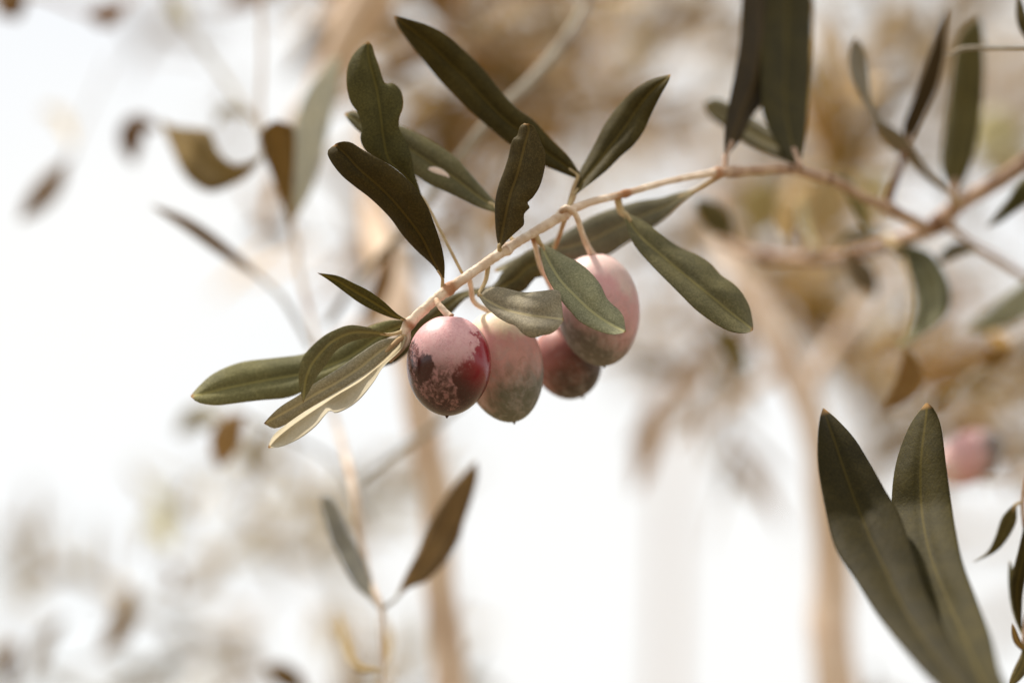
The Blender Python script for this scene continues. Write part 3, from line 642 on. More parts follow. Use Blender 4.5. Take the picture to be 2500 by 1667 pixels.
# side twig going right below the bough with grey leaves
sd1 = [(a[0], a[1], z) for a, z in zip(q('H', [(1560, 300), (1700, 420), (1860, 510), (2016, 610), (2200, 700)]), (102, 112, 120, 126, 132))]
tube('side_twig', sd1, [11, 9, 10, 9, 8], M_WOOD, br, ns=10, n=30)
leaf_axis(br, q('H', [(1760, 470), (1640, 470), (1540, 540)]), 34, [98, 106, 112], tone=(0.13, 0.13, 0.10), seed=26)
leaf(br, q('H', [(2130, 560), (2000, 660), (1880, 750), (1800, 812), (1700, 893)]), q('H', [(2150, 780), (2020, 838), (1950, 882), (1850, 912), (1780, 918), (1702, 900)]),
     [112, 140, 160], (0.17, 0.17, 0.13), seed=27, nu=24, stalk=[q('H', [(2200, 700)])[0] + (116,)], stalk_r=(6, 6, 8))
leaf_axis(br, q('H', [(430, 410), (330, 300), (215, 190)]), 66, [145, 140, 130], tone=(0.10, 0.095, 0.045), seed=28, stalk=[q('H', [(470, 430)])[0] + (142,)])
leaf_axis(br, q('H', [(700, 420), (715, 300), (700, 190)]), 58, [128, 140, 150], tone=(0.16, 0.10, 0.035), seed=29, stalk=[q('H', [(700, 460)])[0] + (130,)])
leaf_axis(br, q('H', [(960, 470), (1080, 400), (1260, 370)]), 34, [118, 125, 130], tone=(0.17, 0.17, 0.12), seed=30)
leaf_axis(br, q('H', [(1040, 470), (1130, 600), (1215, 725)]), 62, [116, 150, 170], tone=(0.12, 0.10, 0.085), seed=31, stalk=[q('H', [(1010, 440)])[0] + (116,)])
leaf_axis(br, q('H', [(880, 470), (820, 330), (800, 160)]), 26, [124, 150, 160], tone=(0.15, 0.14, 0.08), seed=32)
leaf_axis(br, q('H', [(1180, 400), (1060, 130), (950, 60)]), 34, [108, 90, 70], tone=(0.20, 0.18, 0.09), seed=33)

# buds at the twig end
tube('bud', [q('A', [(1110, 975)])[0] + (4,), q('A', [(1070, 1005)])[0] + (2,), q('A', [(1030, 1040)])[0] + (0,), q('A', [(1018, 1052)])[0] + (-1,)], [8, 6.5, 5, 1.5], M_STALK, br, n=16)
tube('twig_fork', [Bs(210, 895), q('A', [(1118, 1000)])[0] + (4,), q('A', [(1092, 1045)])[0] + (3,), q('A', [(1040, 1098)])[0] + (2,)], [9, 8, 5, 3], M_TWIG, br, n=22)

# --- olives
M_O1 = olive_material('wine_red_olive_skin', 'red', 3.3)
M_O2 = olive_material('cream_pink_olive_skin', 'cream', 1.7)
M_O3 = olive_material('brown_olive_skin', 'brown', 5.1)
M_O4 = olive_material('pink_olive_skin', 'pink', 8.2)
M_O5 = olive_material('dull_pink_olive_skin', 'pink', 11.4)
def pb(x, y, z): p = q('B', [(x, y)])[0]; return (p[0], p[1], z)
o1 = pb(438, 1103, 0); o2 = pb(736, 1106, 15); o3 = pb(1085, 1082, 35); o4 = pb(1256, 798, 22)
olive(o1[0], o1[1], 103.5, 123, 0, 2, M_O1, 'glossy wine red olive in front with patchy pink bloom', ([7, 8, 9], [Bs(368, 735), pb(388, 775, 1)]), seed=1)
olive(o2[0], o2[1], 97, 139, 15, -11, M_O2, 'olive with a cream top and pink middle just behind the wine red one', ([7, 6.5, 7], [Bs(545, 610), pb(560, 680, 10), pb(580, 760, 13)]), seed=2)
olive(o3[0], o3[1], 84, 93, 35, -24, M_O3, 'reddish brown olive mostly hidden between the cream topped and the large pink one', ([6, 6, 7], [Bs(900, 400, 1), pb(940, 560, 18), pb(1010, 720, 28)]), seed=3)
olive(o4[0], o4[1], 101, 138, 22, -6, M_O4, 'large pale pink olive partly covered by a grey leaf', ([7.5, 7.5, 7, 8], [Bs(1050, 285), pb(1070, 240, 10), pb(1130, 275, 12), pb(1175, 400, 17)]), seed=4)
p5 = q('E', [(1072, 668), (1190, 770), (1330, 690), (1500, 640)])
olive(p5[0][0] + 6, p5[0][1] + 4, 62, 88, 140, -122, M_O5, 'small blurred pink olive near the right edge, behind the two big dark leaves', ([6, 6, 6, 7], [(p5[3][0], p5[3][1], 138), (p5[2][0], p5[2][1], 138), (p5[1][0] + 34, p5[1][1] - 2, 138)]), seed=5)
for (x, y), r in zip([(1283, 212), (1240, 240), (1330, 180)], (9, 7, 6)): pass

# ================================================================== NEAR RIGHT SPRIG
fs = thing('leafy_shoot', P(2400, 2250, -100), 'two big dark upright leaves rising from the lower right corner', 'leaf shoot')
def zE(*a): return a
leaf(fs, q('E', [(1330, 1960), (1180, 1830), (1040, 1665), (900, 1520), (740, 1320), (640, 1160), (560, 1030), (520, 880), (490, 720), (484, 600), (490, 520), (500, 481)]),
     q('E', [(1380, 1940), (1250, 1760), (1110, 1560), (1000, 1400), (905, 1220), (850, 1060), (795, 905), (740, 810), (680, 700), (620, 600), (550, 520), (506, 481)]),
     [-118, -80, -42, -15, -5], (0.021, 0.018, 0.006), grow=1.08, belly=0.08, seed=41, nu=60, label='left leaf of the lower right pair', tilt=[0, -2, -3],
     stalk=[q('E', [(1420, 2050)])[0] + (-124,)], stalk_r=(9, 9, 10))
leaf(fs, q('E', [(1400, 1980), (1290, 1830), (1150, 1700), (1020, 1500), (930, 1320), (850, 1150), (800, 1000), (785, 860), (800, 700), (850, 550), (906, 462)]),
     q('E', [(1450, 1960), (1350, 1800), (1210, 1560), (1155, 1380), (1100, 1240), (1040, 1080), (1003, 900), (978, 700), (963, 560), (942, 490), (916, 459)]),
     [-116, -76, -36, -8, 2], (0.030, 0.0255, 0.008), grow=1.12, belly=0.08, seed=42, nu=60, label='right leaf of the lower right pair', tilt=[0, 3, 3],
     stalk=[q('E', [(1460, 2060)])[0] + (-124,)], stalk_r=(9, 9, 10))
tube('twig', [q('E', [(1900, 2700)])[0] + (-136,), q('E', [(1600, 2250)])[0] + (-130,), q('E', [(1420, 2040)])[0] + (-124,)], [14, 13, 11], M_WOOD, fs)
# leaves at the right edge
fe = thing('leafy_twig', P(2560, 1560, 20), 'slender leafy twig hugging the right edge beside the big dark pair', 'leafy twig')
tube('twig', [q('E', [(1360, 1700)])[0] + (22,), q('E', [(1300, 1400)])[0] + (22,), q('E', [(1330, 1150)])[0] + (24,), q('E', [(1290, 850)])[0] + (28,), q('E', [(1340, 600)])[0] + (30,)], [8, 7, 6, 5, 4], M_WOOD, fe)
leaf(fe, q('E', [(1256, 860), (1210, 910), (1182, 990), (1150, 1050), (1096, 1088)]), q('E', [(1268, 868), (1266, 930), (1230, 1000), (1180, 1052), (1098, 1091)]),
     [28, 30, 34], (0.065, 0.062, 0.03), seed=43, nu=24, stalk=[q('E', [(1290, 850)])[0] + (28,)])
leaf_axis(fe, q('E', [(1285, 1370), (1270, 1200), (1300, 1040), (1310, 900)]), 34, [24, 22, 22], tone='dark', seed=44, nu=24)
leaf_axis(fe, q('E', [(1290, 1380), (1265, 1260), (1240, 1080)]), 26, [22, 30, 34], tone='mid', seed=45, nu=24)
leaf_axis(fe, q('E', [(1300, 1400), (1300, 1480), (1235, 1590)]), 34, [22, 18, 14], tone='green', seed=46, nu=24)
leaf_axis(fe, q('E', [(1310, 1450), (1270, 1400), (1250, 1330)]), 18, [22, 18, 14], tone='tan', seed=47, nu=24)
# grey twig at the top right, crossing in front of the wide leaf
ft = thing('bare_twig', P(2620, 110, 40), 'thin grey hooked twig entering from the right edge near the top', 'twig')
tube('twig', [q('D', [(2260, 250)])[0] + (40,), q('D', [(2016, 262)])[0] + (42,), q('D', [(1800, 262)])[0] + (44,), q('D', [(1680, 268)])[0] + (46,), q('D', [(1620, 300)])[0] + (47,), q('D', [(1585, 296)])[0] + (47,)], [6, 5.5, 5.5, 6, 4, 2.5], M_PALE, ft)
leaf_axis(ft, q('D', [(2060, 250), (2010, 130), (1985, -40)]), 26, [42, 44, 48], tone='dark', seed=48, stalk=[q('D', [(2075, 258)])[0] + (41,)])

# ================================================================== UPRIGHT SPRIG BEHIND, LEFT OF CENTRE
us = thing('leafy_shoot', P(935, 1800, 52), 'tall thin blurred shoot with an open pair of brown and grey leaves below the olives', 'leaf shoot')
stem = [q('G', [(1700, 1560)])[0] + (70,), q('G', [(1690, 1297)])[0] + (70,), q('G', [(1690, 1100)])[0] + (70,), q('G', [(1684, 965)])[0] + (70,), q('G', [(1640, 850)])[0] + (76,), q('G', [(1600, 690)])[0] + (86,), q('G', [(1560, 430)])[0] + (95,), q('G', [(1500, 200)])[0] + (115,),
        (800, 960, 122), (765, 800, 132), (732, 670, 140), (712, 540, 145), (640, 330, 150), (640, 150, 150), (636, -60, 150)]
tube('twig', stem, [6, 6, 6.5, 7.5, 7, 8, 10, 7, 6, 6, 7, 7, 5, 5, 5], M_TWIG, us, n=90, ns=10)
leaf(us, q('G', [(1744, 925), (1790, 830), (1850, 720), (1890, 620), (1960, 500), (2030, 400), (2100, 316)]),
     q('G', [(1752, 925), (1800, 880), (1880, 840), (1960, 760), (2020, 660), (2040, 590), (2080, 480), (2108, 380), (2104, 316)]),
     [70, 84, 92], (0.135, 0.09, 0.040), seed=51, nu=36, grow=1.15, belly=0.08, stalk=[q('G', [(1690, 965)])[0] + (70,)], stalk_r=(5, 4, 6), stalk_mat=M_PALE)
leaf(us, q('G', [(1646, 935), (1570, 860), (1500, 730), (1460, 640), (1430, 540), (1424, 480), (1434, 465)]),
     q('G', [(1656, 930), (1622, 800), (1580, 710), (1532, 620), (1490, 530), (1456, 475), (1438, 465)]),
     [72, 82, 88], (0.20, 0.195, 0.165), seed=52, nu=36, grow=1.15, belly=0.1, stalk=[q('G', [(1680, 968)])[0] + (70,)], stalk_r=(5, 4, 6), stalk_mat=M_PALE)
leaf(us, q('F', [(1565, 1195), (1525, 1080), (1480, 950), (1440, 850), (1420, 760), (1440, 700), (1500, 660)]),
     q('F', [(1590, 1195), (1606, 1000), (1612, 850), (1612, 760), (1600, 690), (1506, 656)]), [118, 105, 95], (0.17, 0.11, 0.042), seed=53, nu=26, tilt=[2, 3, 2], belly=0.05, stalk=[(712, 545, 130)])
leaf(us, q('F', [(1590, 1195), (1590, 1050), (1600, 800), (1620, 640), (1700, 460), (1850, 290)]),
     q('F', [(1615, 1195), (1700, 1050), (1765, 850), (1810, 650), (1850, 480), (1858, 294)]), [124, 122, 120], (0.56, 0.56, 0.50), seed=54, nu=26, belly=0.08, stalk=[(712, 545, 130)])
leaf_axis(us, q('G', [(1690, 1240), (1560, 1200), (1490, 960)]), 30, [52, 110, 150], tone=(0.17, 0.13, 0.075), seed=55)
leaf_axis(us, q('G', [(1685, 1260), (1710, 1130), (1690, 1000)]), 26, [54, 130, 170], tone=(0.19, 0.14, 0.08), seed=56)

# ================================================================== LOOSE MID-DISTANCE TWIGS (left and middle)
def twig_thing(name, label, cat, stem_pts, r, m, leaves, group=None):
    t = thing(name, P(*stem_pts[0]), label, cat, group)
    tube('twig', stem_pts, r, m, t, n=max(14, 7 * len(stem_pts)))
    for a in leaves:
        kw = dict(a[3]) if len(a) > 3 else {}
        if 'tone' in kw: kw['tone'] = (kw['tone'][0] * 1.05, kw['tone'][1] * 0.96, kw['tone'][2] * 0.75)
        leaf_axis(t, a[0], a[1], a[2], **kw)
    return t
def F_(pts, z): return [p + (zz,) for p, zz in zip(q('F', pts), z)]
def G_(pts, z): return [p + (zz,) for p, zz in zip(q('G', pts), z)]
def H_(pts, z): return [p + (zz,) for p, zz in zip(q('H', pts), z)]
def O_(pts, z): return [p + (zz,) for p, zz in zip(pts, z)]
t = twig_thing('leafy_twig', 'thin arching blurred twig at upper left ending in a broad brown leaf', 'leafy twig',
    F_([(880, -120), (960, 60), (1080, 220), (1220, 420), (1320, 560), (1390, 640), (1440, 780), (1410, 880)], [230, 225, 215, 200, 180, 160, 135, 118]), [7, 7, 7, 7, 7, 6, 5, 5], M_PALE,
    [(q('F', [(1380, 640), (1230, 600), (1170, 700)]), 24, [185, 200, 215], dict(tone=(0.3, 0.24, 0.15))),
     (q('F', [(1040, 160), (960, 60), (940, -30)]), 40, [218, 230, 240], dict(tone=(0.3, 0.29, 0.24)))])
leaf(t, q('F', [(1435, 850), (1340, 895), (1260, 890), (1190, 820), (1150, 720), (1060, 700), (960, 690), (870, 655)]),
     q('F', [(1440, 870), (1340, 975), (1170, 1050), (1060, 1010), (990, 930), (940, 820), (872, 662)]), [118, 122, 130, 150], (0.15, 0.10, 0.04), seed=60, nu=26, belly=0.08)
leaf_axis(t, q('F', [(870, 700), (760, 680), (715, 760), (730, 900)]), 60, [200, 215, 230], tone=(0.13, 0.08, 0.035), seed=61)
twig_thing('leafy_twig', 'small brown blurred slanting leaf on a hair thin twig at the left edge', 'leafy twig',
    F_([(600, 330), (480, 600), (400, 800), (370, 880)], [380, 330, 290, 280]), [3, 3, 4, 5], M_PALE,
    [(q('F', [(370, 870), (270, 1020), (108, 1205)]), 62, [240, 235, 230], dict(tone=(0.14, 0.09, 0.04), seed=62)),
     (q('F', [(400, 800), (330, 640), (220, 600)]), 36, [290, 330, 360], dict(tone=(0.4, 0.4, 0.36), seed=63))])
twig_thing('leafy_twig', 'long narrow brown blurred leaf slanting down left of the upright lobed leaves', 'leafy twig',
    F_([(1700, 1900), (1560, 1650), (1440, 1530), (1330, 1440)], [120, 125, 130, 128]), [6, 6, 5, 4], M_PALE,
    [(q('F', [(1440, 1530), (1200, 1350), (1020, 1225), (825, 1122)]), 36, [128, 118, 110, 105], dict(tone=(0.13, 0.09, 0.045), seed=64))])
twig_thing('leafy_twig', 'straight grey blurred twig running diagonally behind the upright notched leaf', 'leafy twig',
    O_([(800, 790), (870, 690), (960, 590), (1060, 470), (1130, 380), (1200, 290), (1330, 160), (1420, 30), (1470, -120)], [150, 140, 125, 105, 95, 95, 110, 130, 150]), [8, 9, 10, 9, 12, 13, 12, 11, 11], M_PALE,
    [(q('O', [(960, 590), (930, 700), (880, 800)]), 46, [125, 170, 200], dict(tone=(0.19, 0.115, 0.045), seed=65))])
twig_thing('leafy_twig', 'pale tan bent blurred leaf below the cream underside leaf at left', 'leafy twig',
    G_([(1640, 600), (1500, 350), (1320, 230), (1180, 170), (1080, 110)], [230, 190, 175, 168, 165]), [5, 5, 5, 5, 4], M_PALE,
    [(q('G', [(1080, 105), (1010, 190), (965, 350)]), 76, [150, 160, 175], dict(tone=(0.34, 0.245, 0.15), seed=66)),
     (q('G', [(1180, 170), (1110, 300), (1170, 400)]), 30, [168, 230, 260], dict(tone=(0.18, 0.17, 0.12), seed=67)),
     (q('G', [(980, 130), (880, 120), (780, 200)]), 60, [165, 240, 280], dict(tone=(0.26, 0.26, 0.23), seed=68))])
twig_thing('leafy_twig', 'grey blurred twig slanting up right beneath the wine red olive', 'leafy twig',
    O_([(880, 1170), (960, 1110), (1060, 1040), (1180, 940), (1320, 850)], [150, 150, 150, 150, 160]), [7, 8, 8, 8, 7], M_PALE, [])
twig_thing('leafy_twig', 'drooping grey green blurred leaf just behind the tip of the right hand leaf', 'leafy twig',
    H_([(180, 560), (250, 720), (330, 880)], [190, 160, 140]), [5, 5, 5], M_PALE,
    [(q('H', [(330, 880), (420, 1010), (500, 1165)]), 44, [140, 150, 160], dict(tone=(0.16, 0.155, 0.09), seed=69))])
twig_thing('leafy_twig', 'rusty brown blurred leaf on a thin twig above the two big lower right leaves', 'leafy twig',
    H_([(2300, 900), (2100, 960), (1960, 1010), (1800, 1110), (1650, 1240), (1560, 1340)], [180, 165, 155, 150, 145, 140]), [6, 6, 5, 5, 5, 4], M_PALE,
    [(q('H', [(1960, 990), (1880, 1050), (1780, 1105)]), 50, [155, 150, 150], dict(tone=(0.15, 0.09, 0.035), seed=70)),
     (q('H', [(1650, 1210), (1570, 1290), (1500, 1350)]), 36, [145, 140, 140], dict(tone=(0.24, 0.16, 0.08), seed=71)),
     (q('H', [(1960, 1000), (1870, 950), (1840, 900)]), 36, [155, 170, 190], dict(tone=(0.16, 0.10, 0.04), seed=72))])
twig_thing('leafy_twig', 'brown speckled blurred leaves on a faint twig in the lower left corner', 'leafy twig',
    G_([(-200, 1500), (60, 1330), (250, 1230), (430, 1180), (600, 1000), (700, 860), (760, 700)], [330, 330, 330, 330, 340, 360, 380]), [5, 5, 4, 4, 4, 3, 3], M_PALE,
    [(q('G', [(430, 1180), (530, 1060), (585, 860)]), 60, [290, 290, 295], dict(tone=(0.24, 0.16, 0.08), seed=91)),
     (q('G', [(60, 1330), (30, 1220), (75, 1100)]), 56, [290, 290, 295], dict(tone=(0.14, 0.09, 0.04), seed=92)),
     (q('G', [(130, 1300), (200, 1100), (290, 1000)]), 44, [300, 310, 320], dict(tone=(0.28, 0.22, 0.16), seed=93)),
     (q('G', [(740, 760), (780, 830), (760, 900)]), 26, [370, 380, 390], dict(tone=(0.36, 0.26, 0.18), seed=94)),
     (q('G', [(750, 700), (690, 620), (600, 600)]), 34, [380, 400, 420], dict(tone=(0.34, 0.34, 0.28), seed=95)),
     (q('G', [(760, 700), (720, 520), (640, 400)]), 44, [380, 430, 480], dict(tone=(0.22, 0.22, 0.19), seed=96)),
     (q('G', [(700, 860), (860, 900), (1050, 640)]), 34, [360, 430, 480], dict(tone=(0.46, 0.40, 0.34), seed=97))])
twig_thing('leafy_twig', 'dark brown blurred leaves poking up at the bottom edge left of the tan stem', 'leafy twig',
    G_([(1600, 1600), (1450, 1420), (1330, 1330), (1230, 1260)], [200, 205, 210, 215]), [5, 5, 4, 4], M_PALE,
    [(q('G', [(1360, 1350), (1280, 1280), (1165, 1215)]), 60, [190, 195, 200], dict(tone=(0.10, 0.07, 0.03), seed=98)),
     (q('G', [(1560, 1540), (1560, 1250), (1470, 1010)]), 34, [200, 215, 230], dict(tone=(0.20, 0.15, 0.085), seed=99)),
     (q('G', [(1570, 1560), (1700, 1300), (1690, 1180)]), 30, [200, 215, 230], dict(tone=(0.20, 0.15, 0.085), seed=100))])
twig_thing('leafy_twig', 'pale yellow green blurred leaves hanging above and below the thick bough', 'leafy twig',
    H_([(2300, -300), (2050, -150), (1800, -20), (1400, 40), (1000, 60), (600, 80)], [300, 300, 300, 290, 280, 280]), [8, 8, 7, 6, 6, 5], M_PALE,
    [(q('H', [(640, 80), (580, 220), (570, 400)]), 110, [280, 290, 300], dict(tone=(0.44, 0.41, 0.24), seed=81)),
     (q('H', [(900, 60), (930, 220), (880, 400)]), 110, [280, 290, 300], dict(tone=(0.50, 0.47, 0.32), seed=82)),
     (q('H', [(1800, -20), (1860, -150), (2000, -220)]), 130, [300, 310, 320], dict(tone=(0.48, 0.46, 0.29), seed=83)),
     (q('H', [(1800, -20), (1900, 0), (2050, -60)]), 90, [300, 310, 320], dict(tone=(0.46, 0.44, 0.28), seed=84)),
     (q('H', [(1300, 50), (1200, 160), (1240, 330)]), 80, [285, 290, 300], dict(tone=(0.60, 0.60, 0.46), seed=85))])
twig_thing('leafy_twig', 'brown and dark blurred leaves in the top left corner', 'leafy twig',
    F_([(-200, -200), (-40, -60), (250, -20), (450, 60), (640, 60), (760, -60)], [250, 250, 260, 270, 275, 280]), [8, 8, 7, 6, 5, 5], M_WOOD,
    [(q('F', [(-60, -40), (40, 0), (100, 110)]), 84, [230, 220, 220], dict(tone=(0.12, 0.075, 0.03), seed=73)),
     (q('F', [(700, 10), (600, 80), (470, 85)]), 56, [240, 235, 235], dict(tone=(0.19, 0.11, 0.045), seed=74))])

# ================================================================== OLIVE TREES BEHIND
def generic_leaf(seed, Lmm=56.0, wmm=12.0, nu=9, nv=1):
    rnd = random.Random(seed); bend = rnd.uniform(-0.25, 0.35); sway = rnd.uniform(-0.12, 0.12)
    V = []; dm = []; de = []; al = []; tt = []; F = []; mi = []
    s_ = np.linspace(-1, 1, 2 * nv + 1); k = len(s_)
    for layer in (0, 1):
        for i in range(nu):
            t = i / (nu - 1)
            w = wmm / 2 * max(0.03, math.sin(math.pi * t ** 0.95) ** 0.8)
            for s in s_:
                V.append(Vector((s * w + sway * Lmm * t * t, t * Lmm, -bend * Lmm * t * t + abs(s) * w * 0.25 + (0.2 if layer == 0 else -0.2))) / 1000)
                dm.append(abs(s) * w); de.append((1 - abs(s)) * w + 0.3); al.append(t * Lmm); tt.append(t * 0.96)
    off = nu * k
    for i in range(nu - 1):
        for j in range(k - 1):
            a0 = i * k + j
            F.append((a0, a0 + 1, a0 + k + 1, a0 + k)); mi.append(0)
            F.append((off + a0, off + a0 + k, off + a0 + k + 1, off + a0 + 1)); mi.append(1)
        for j, fl in ((0, 0), (k - 1, 1)):
            a0 = i * k + j; f = (a0, a0 + k, off + a0 + k, off + a0); F.append(f if not fl else f[::-1]); mi.append(0)
    me = bpy.data.meshes.new('olive_leaf'); me.from_pydata([tuple(v) for v in V], [], F)
    me.materials.append(M_TOP); me.materials.append(M_UND)
    me.polygons.foreach_set('material_index', mi); me.polygons.foreach_set('use_smooth', [True] * len(F))
    for nme, arr in (('dmid', dm), ('dedge', de), ('along', al), ('tt', tt)):
        a = me.attributes.new(nme, 'FLOAT', 'POINT'); a.data.foreach_set('value', arr)
    return me
GL = [generic_leaf(s, 50 + 6 * (s % 3), 11 + (s % 4)) for s in range(6)]
FAR_TONES = [(0.13, 0.12, 0.07), (0.10, 0.09, 0.045), (0.22, 0.15, 0.08), (0.19, 0.185, 0.14), (0.26, 0.17, 0.09), (0.30, 0.25, 0.19)]
def tone_pick(rnd, tones): 
    c = rnd.choice(tones); k = rnd.uniform(0.85, 1.15); return (c[0] * k * 1.08, c[1] * k * 0.94, c[2] * k * 0.60)

leafcount = {}
def spray(parent, start, direction, length, rnd, tones, nleaf=None, droop=0.25, mesh_scale=1.0, extra=None):
    """a shoot with opposite leaf pairs; leaves are parts until 300, then collected in extra"""
    d = direction.normalized(); p = Vector(start); pts = [p.copy()]; n = 7
    for i in range(n):
        d = (d + Vector((rnd.uniform(-.12, .12), rnd.uniform(-.12, .12), rnd.uniform(-.10, .10) - droop * 0.03))).normalized()
        p = p + d * length / n; pts.append(p.copy())
    R = resample([tuple(a) + (0.0014 * (1 - 0.6 * i / n) * mesh_scale,) for i, a in enumerate(pts)], 12)
    tube_world('twig', R, M_PALE if rnd.random() < 0.5 else M_WOOD, parent, 6, 0.0)
    m = nleaf or int(length / 0.016 / mesh_scale)
    base = root_loc(parent)
    for i in range(m):
        u = 0.12 + 0.88 * i / m; a = R[min(11, int(u * 11))]; b = R[min(11, int(u * 11) + 1)] if int(u * 11) < 11 else R[11]
        tdir = (Vector(R[min(11, int(u * 11) + 1)][:3]) - Vector(R[max(0, int(u * 11) - 1)][:3])).normalized()
        f = u * 11 - int(u * 11); pos = Vector(a[:3]).lerp(Vector(b[:3]), f)
        for sgn in (-1, 1):
            if rnd.random() < 0.12: continue
            side = tdir.cross(Vector((0, 0, 1))); 
            if side.length < 0.1: side = Vector((1, 0, 0))
            side.normalize()
            side = Matrix.Rotation(rnd.uniform(-0.5, 0.5) + (1.57 if i % 2 else 0), 3, tdir) @ side
            ld = (tdir * rnd.uniform(0.5, 1.1) + side * sgn * rnd.uniform(0.6, 1.0) + Vector((0, 0, rnd.uniform(-0.3, 0.4)))).normalized()
            zv = (tdir - ld * tdir.dot(ld)).normalized()
            zv = Matrix.Rotation(rnd.uniform(-0.9, 0.9), 3, ld) @ zv
            xv = ld.cross(zv)
            k = rnd.uniform(0.7, 1.15) * mesh_scale
            mtx = Matrix((xv * k, ld * k, zv * k)).transposed().to_4x4(); mtx.translation = pos
            leafcount[parent.name] = leafcount.get(parent.name, 0) + 1
            if leafcount[parent.name] <= 290:
                o = bpy.data.objects.new('leaf', rnd.choice(GL)); C.objects.link(o); o.parent = parent
                mtx.translation = pos - base; o.matrix_local = mtx; o['tone'] = tone_pick(rnd, tones)
            elif extra is not None: extra.append((mtx, rnd.randrange(6)))

def flush_foliage(parent, extra, tone):
    if not extra: return
    V = []; F = []; mi = []; at = {k: [] for k in ('dmid', 'dedge', 'along', 'tt')}
    data = []
    for me in GL:
        co = np.array([v.co[:] for v in me.vertices]); 
        data.append((co, [tuple(p.vertices) for p in me.polygons], [p.material_index for p in me.polygons],
                     {k: [d.value for d in me.attributes[k].data] for k in at}))
    for mtx, gi in extra:
        co, fa, m_, aa = data[gi]; M3 = np.array(mtx.to_3x3()); off = len(V)
        V.extend(map(tuple, co @ M3.T + np.array(mtx.translation)))
        F.extend(tuple(i + off for i in f) for f in fa); mi.extend(m_)
        for k in at: at[k].extend(aa[k])
    o = link_mesh('foliage', V, F, [M_TOP, M_UND], parent, root_loc(parent), mi, at)
    o['kind'] = 'stuff'; o['tone'] = tone

def proj_box(x0, x1, y0, y1, D, rnd):
    return P(rnd.uniform(x0, x1), rnd.uniform(y0, y1), (D - D0) * 1000)

def far_tree(label, base_px, limbs, boxes, tones, foliage_tone, seed, name='olive_tree', barkm=None, scale=1.0):
    """limbs: (name, pts, radii); boxes: (x0,x1,y0,y1, D0,D1 metres, sprays, length)"""
    rnd = random.Random(seed)
    p = P(*base_px)
    t = thing(name, (p.x, p.y, 0), label, 'olive tree')
    for nme, pts, rr in limbs:
        tube(nme, pts, rr, barkm or M_BARK, t, n=max(20, 8 * len(pts)), ns=12, bumps=0.22)
    extra = []
    for (x0, x1, y0, y1, d0, d1, n, ln) in boxes:
        for _ in range(n):
            s = proj_box(x0, x1, y0, y1, rnd.uniform(d0, d1), rnd)
            a = rnd.uniform(0, 2 * math.pi)
            spray(t, s, Vector((math.cos(a), rnd.uniform(-0.4, 0.4), math.sin(a) * 0.8)), ln * rnd.uniform(0.7, 1.2), rnd, tones, extra=extra, mesh_scale=scale)
    flush_foliage(t, extra, foliage_tone)
    return t
def down(px, py, z):  # pixel row that reaches the ground at that depth is far below the frame: follow the real vertical
    return (px, py, z)

# slim upright stem behind the olives (continues to the ground and up out of frame)
z1 = 215
far_tree('slender tan stemmed young olive tree rising behind the wine red olive', (1110, 1700, z1),
    [('trunk', [(1190, 12500, z1 - 40), (1150, 6000, z1), (1120, 2600, z1), (1105, 1900, z1), (1098, 1620, z1), (1072, 1420, z1 + 4), (1066, 1230, z1), (1036, 1040, z1), (1005, 870, z1 + 10), (965, 720, z1 + 20), (930, 600, z1 + 40), (905, 480, z1 + 60), (900, 330, z1 + 80), (880, 200, z1 + 90)], [60, 52, 46, 44, 42, 41, 40, 40, 46, 50, 40, 26, 20, 16]),
     ('limb', [(640, 560, 240), (700, 360, 235), (790, 220, 230), (860, 90, 225), (925, -30, 220), (1010, -240, 215)], [10, 26, 42, 50, 54, 56]),
     ('limb', [(965, 720, z1 + 20), (900, 790, 260), (830, 840, 290), (760, 900, 330)], [30, 22, 14, 8]),
     ('limb', [(790, 60, 280), (830, 20, 285), (880, -60, 290)], [14, 24, 30])],
    [(880, 1080, 420, 640, 0.8, 1.1, 2, 0.06), (960, 1420, -40, 300, 0.76, 1.2, 22, 0.085), (1150, 1560, 150, 400, 0.76, 1.2, 9, 0.075), (250, 760, 120, 380, 1.1, 1.6, 3, 0.07)],
    [(0.38, 0.21, 0.08), (0.46, 0.29, 0.14), (0.20, 0.13, 0.04), (0.66, 0.52, 0.40)], (0.42, 0.30, 0.18), 11, scale=0.6)
z2 = 300
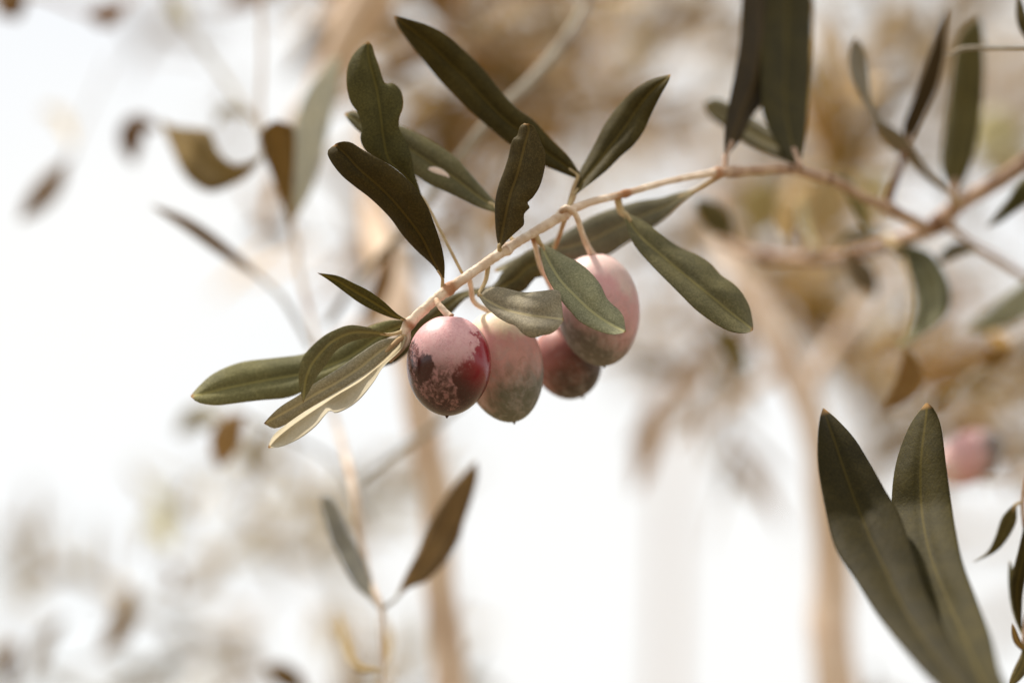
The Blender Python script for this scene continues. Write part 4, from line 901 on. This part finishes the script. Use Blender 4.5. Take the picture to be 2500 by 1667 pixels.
far_tree('tan forked olive tree rising at right behind the two big dark leaves', (2060, 1700, z2),
    [('trunk', [(2210, 12500, z2 - 50), (2150, 6000, z2), (2090, 2600, z2), (2054, 1900, z2), (2050, 1700, z2 - 6), (2026, 1560, z2), (2034, 1400, z2 + 6), (2012, 1230, z2), (1996, 1060, z2), (1945, 930, z2 + 10), (1895, 830, z2 + 20), (1845, 740, z2 + 30), (1790, 640, z2 + 50), (1740, 500, z2 + 80)], [84, 72, 66, 62, 60, 54, 50, 36, 36, 38, 38, 32, 24, 18]),
     ('limb', [(1930, 890, z2 + 10), (1860, 930, 330), (1770, 1000, 360), (1640, 1080, 400)], [22, 16, 12, 8]),
     ('limb', [(1965, 980, z2), (2010, 880, 330), (2080, 780, 370), (2190, 660, 420)], [20, 16, 12, 8])],
    [(1660, 2020, 480, 780, 0.80, 1.3, 14, 0.07), (2000, 2500, 560, 1060, 0.80, 1.3, 12, 0.08), (2080, 2200, 1480, 1640, 0.8, 0.9, 1, 0.06), (1650, 2500, -40, 460, 0.9, 1.4, 12, 0.08)],
    [(0.46, 0.27, 0.12), (0.62, 0.43, 0.28), (0.24, 0.17, 0.07), (0.74, 0.60, 0.48)], (0.5, 0.38, 0.25), 12, scale=0.6)
# further trees
far_tree('distant pale olive tree filling the lower left background', (500, 1700, 3200),
    [('trunk', [(430, 3600, 3200), (430, 2700, 3200), (470, 2200, 3200), (520, 1800, 3250), (560, 1500, 3300)], [46, 42, 34, 26, 12]),
     ('limb', [(470, 2200, 3200), (330, 1900, 3300), (200, 1650, 3350)], [20, 14, 8]),
     ('limb', [(470, 2200, 3200), (700, 1900, 3100), (820, 1650, 3050)], [20, 14, 8])],
    [(360, 950, 1020, 1660, 0.95, 1.5, 11, 0.08), (-50, 500, 1480, 1760, 0.9, 1.4, 6, 0.08), (600, 1000, 1500, 1760, 0.9, 1.3, 4, 0.08)],
    [(0.66, 0.63, 0.56), (0.60, 0.48, 0.36), (0.50, 0.47, 0.40), (0.72, 0.60, 0.48)], (0.52, 0.49, 0.42), 13, scale=0.5)
far_tree('distant beige olive tree filling the upper right background', (2000, 1700, 2400),
    [('trunk', [(1560, 4200, 2400), (1600, 2600, 2400), (1630, 1500, 2400), (1650, 1000, 2400), (1700, 600, 2450), (1760, 200, 2500)], [26, 24, 16, 14, 12, 8]),
     ('limb', [(1650, 1000, 2400), (1500, 700, 2450), (1400, 300, 2500), (1300, 0, 2500)], [20, 18, 14, 8]),
     ('limb', [(1650, 1000, 2400), (1900, 700, 2400), (2200, 400, 2400), (2500, 200, 2400)], [20, 18, 14, 8])],
    [(950, 1750, -80, 420, 1.7, 3.0, 11, 0.2), (1750, 2600, 250, 900, 1.7, 3.0, 9, 0.2), (1800, 2600, -80, 200, 1.7, 3.0, 3, 0.2), (1600, 2100, 600, 850, 1.8, 3.0, 3, 0.15), (2100, 2600, 1000, 1700, 2.0, 3.0, 3, 0.2)],
    [(0.74, 0.54, 0.38), (0.80, 0.64, 0.50), (0.64, 0.56, 0.38), (0.60, 0.38, 0.22)], (0.74, 0.58, 0.43), 14)
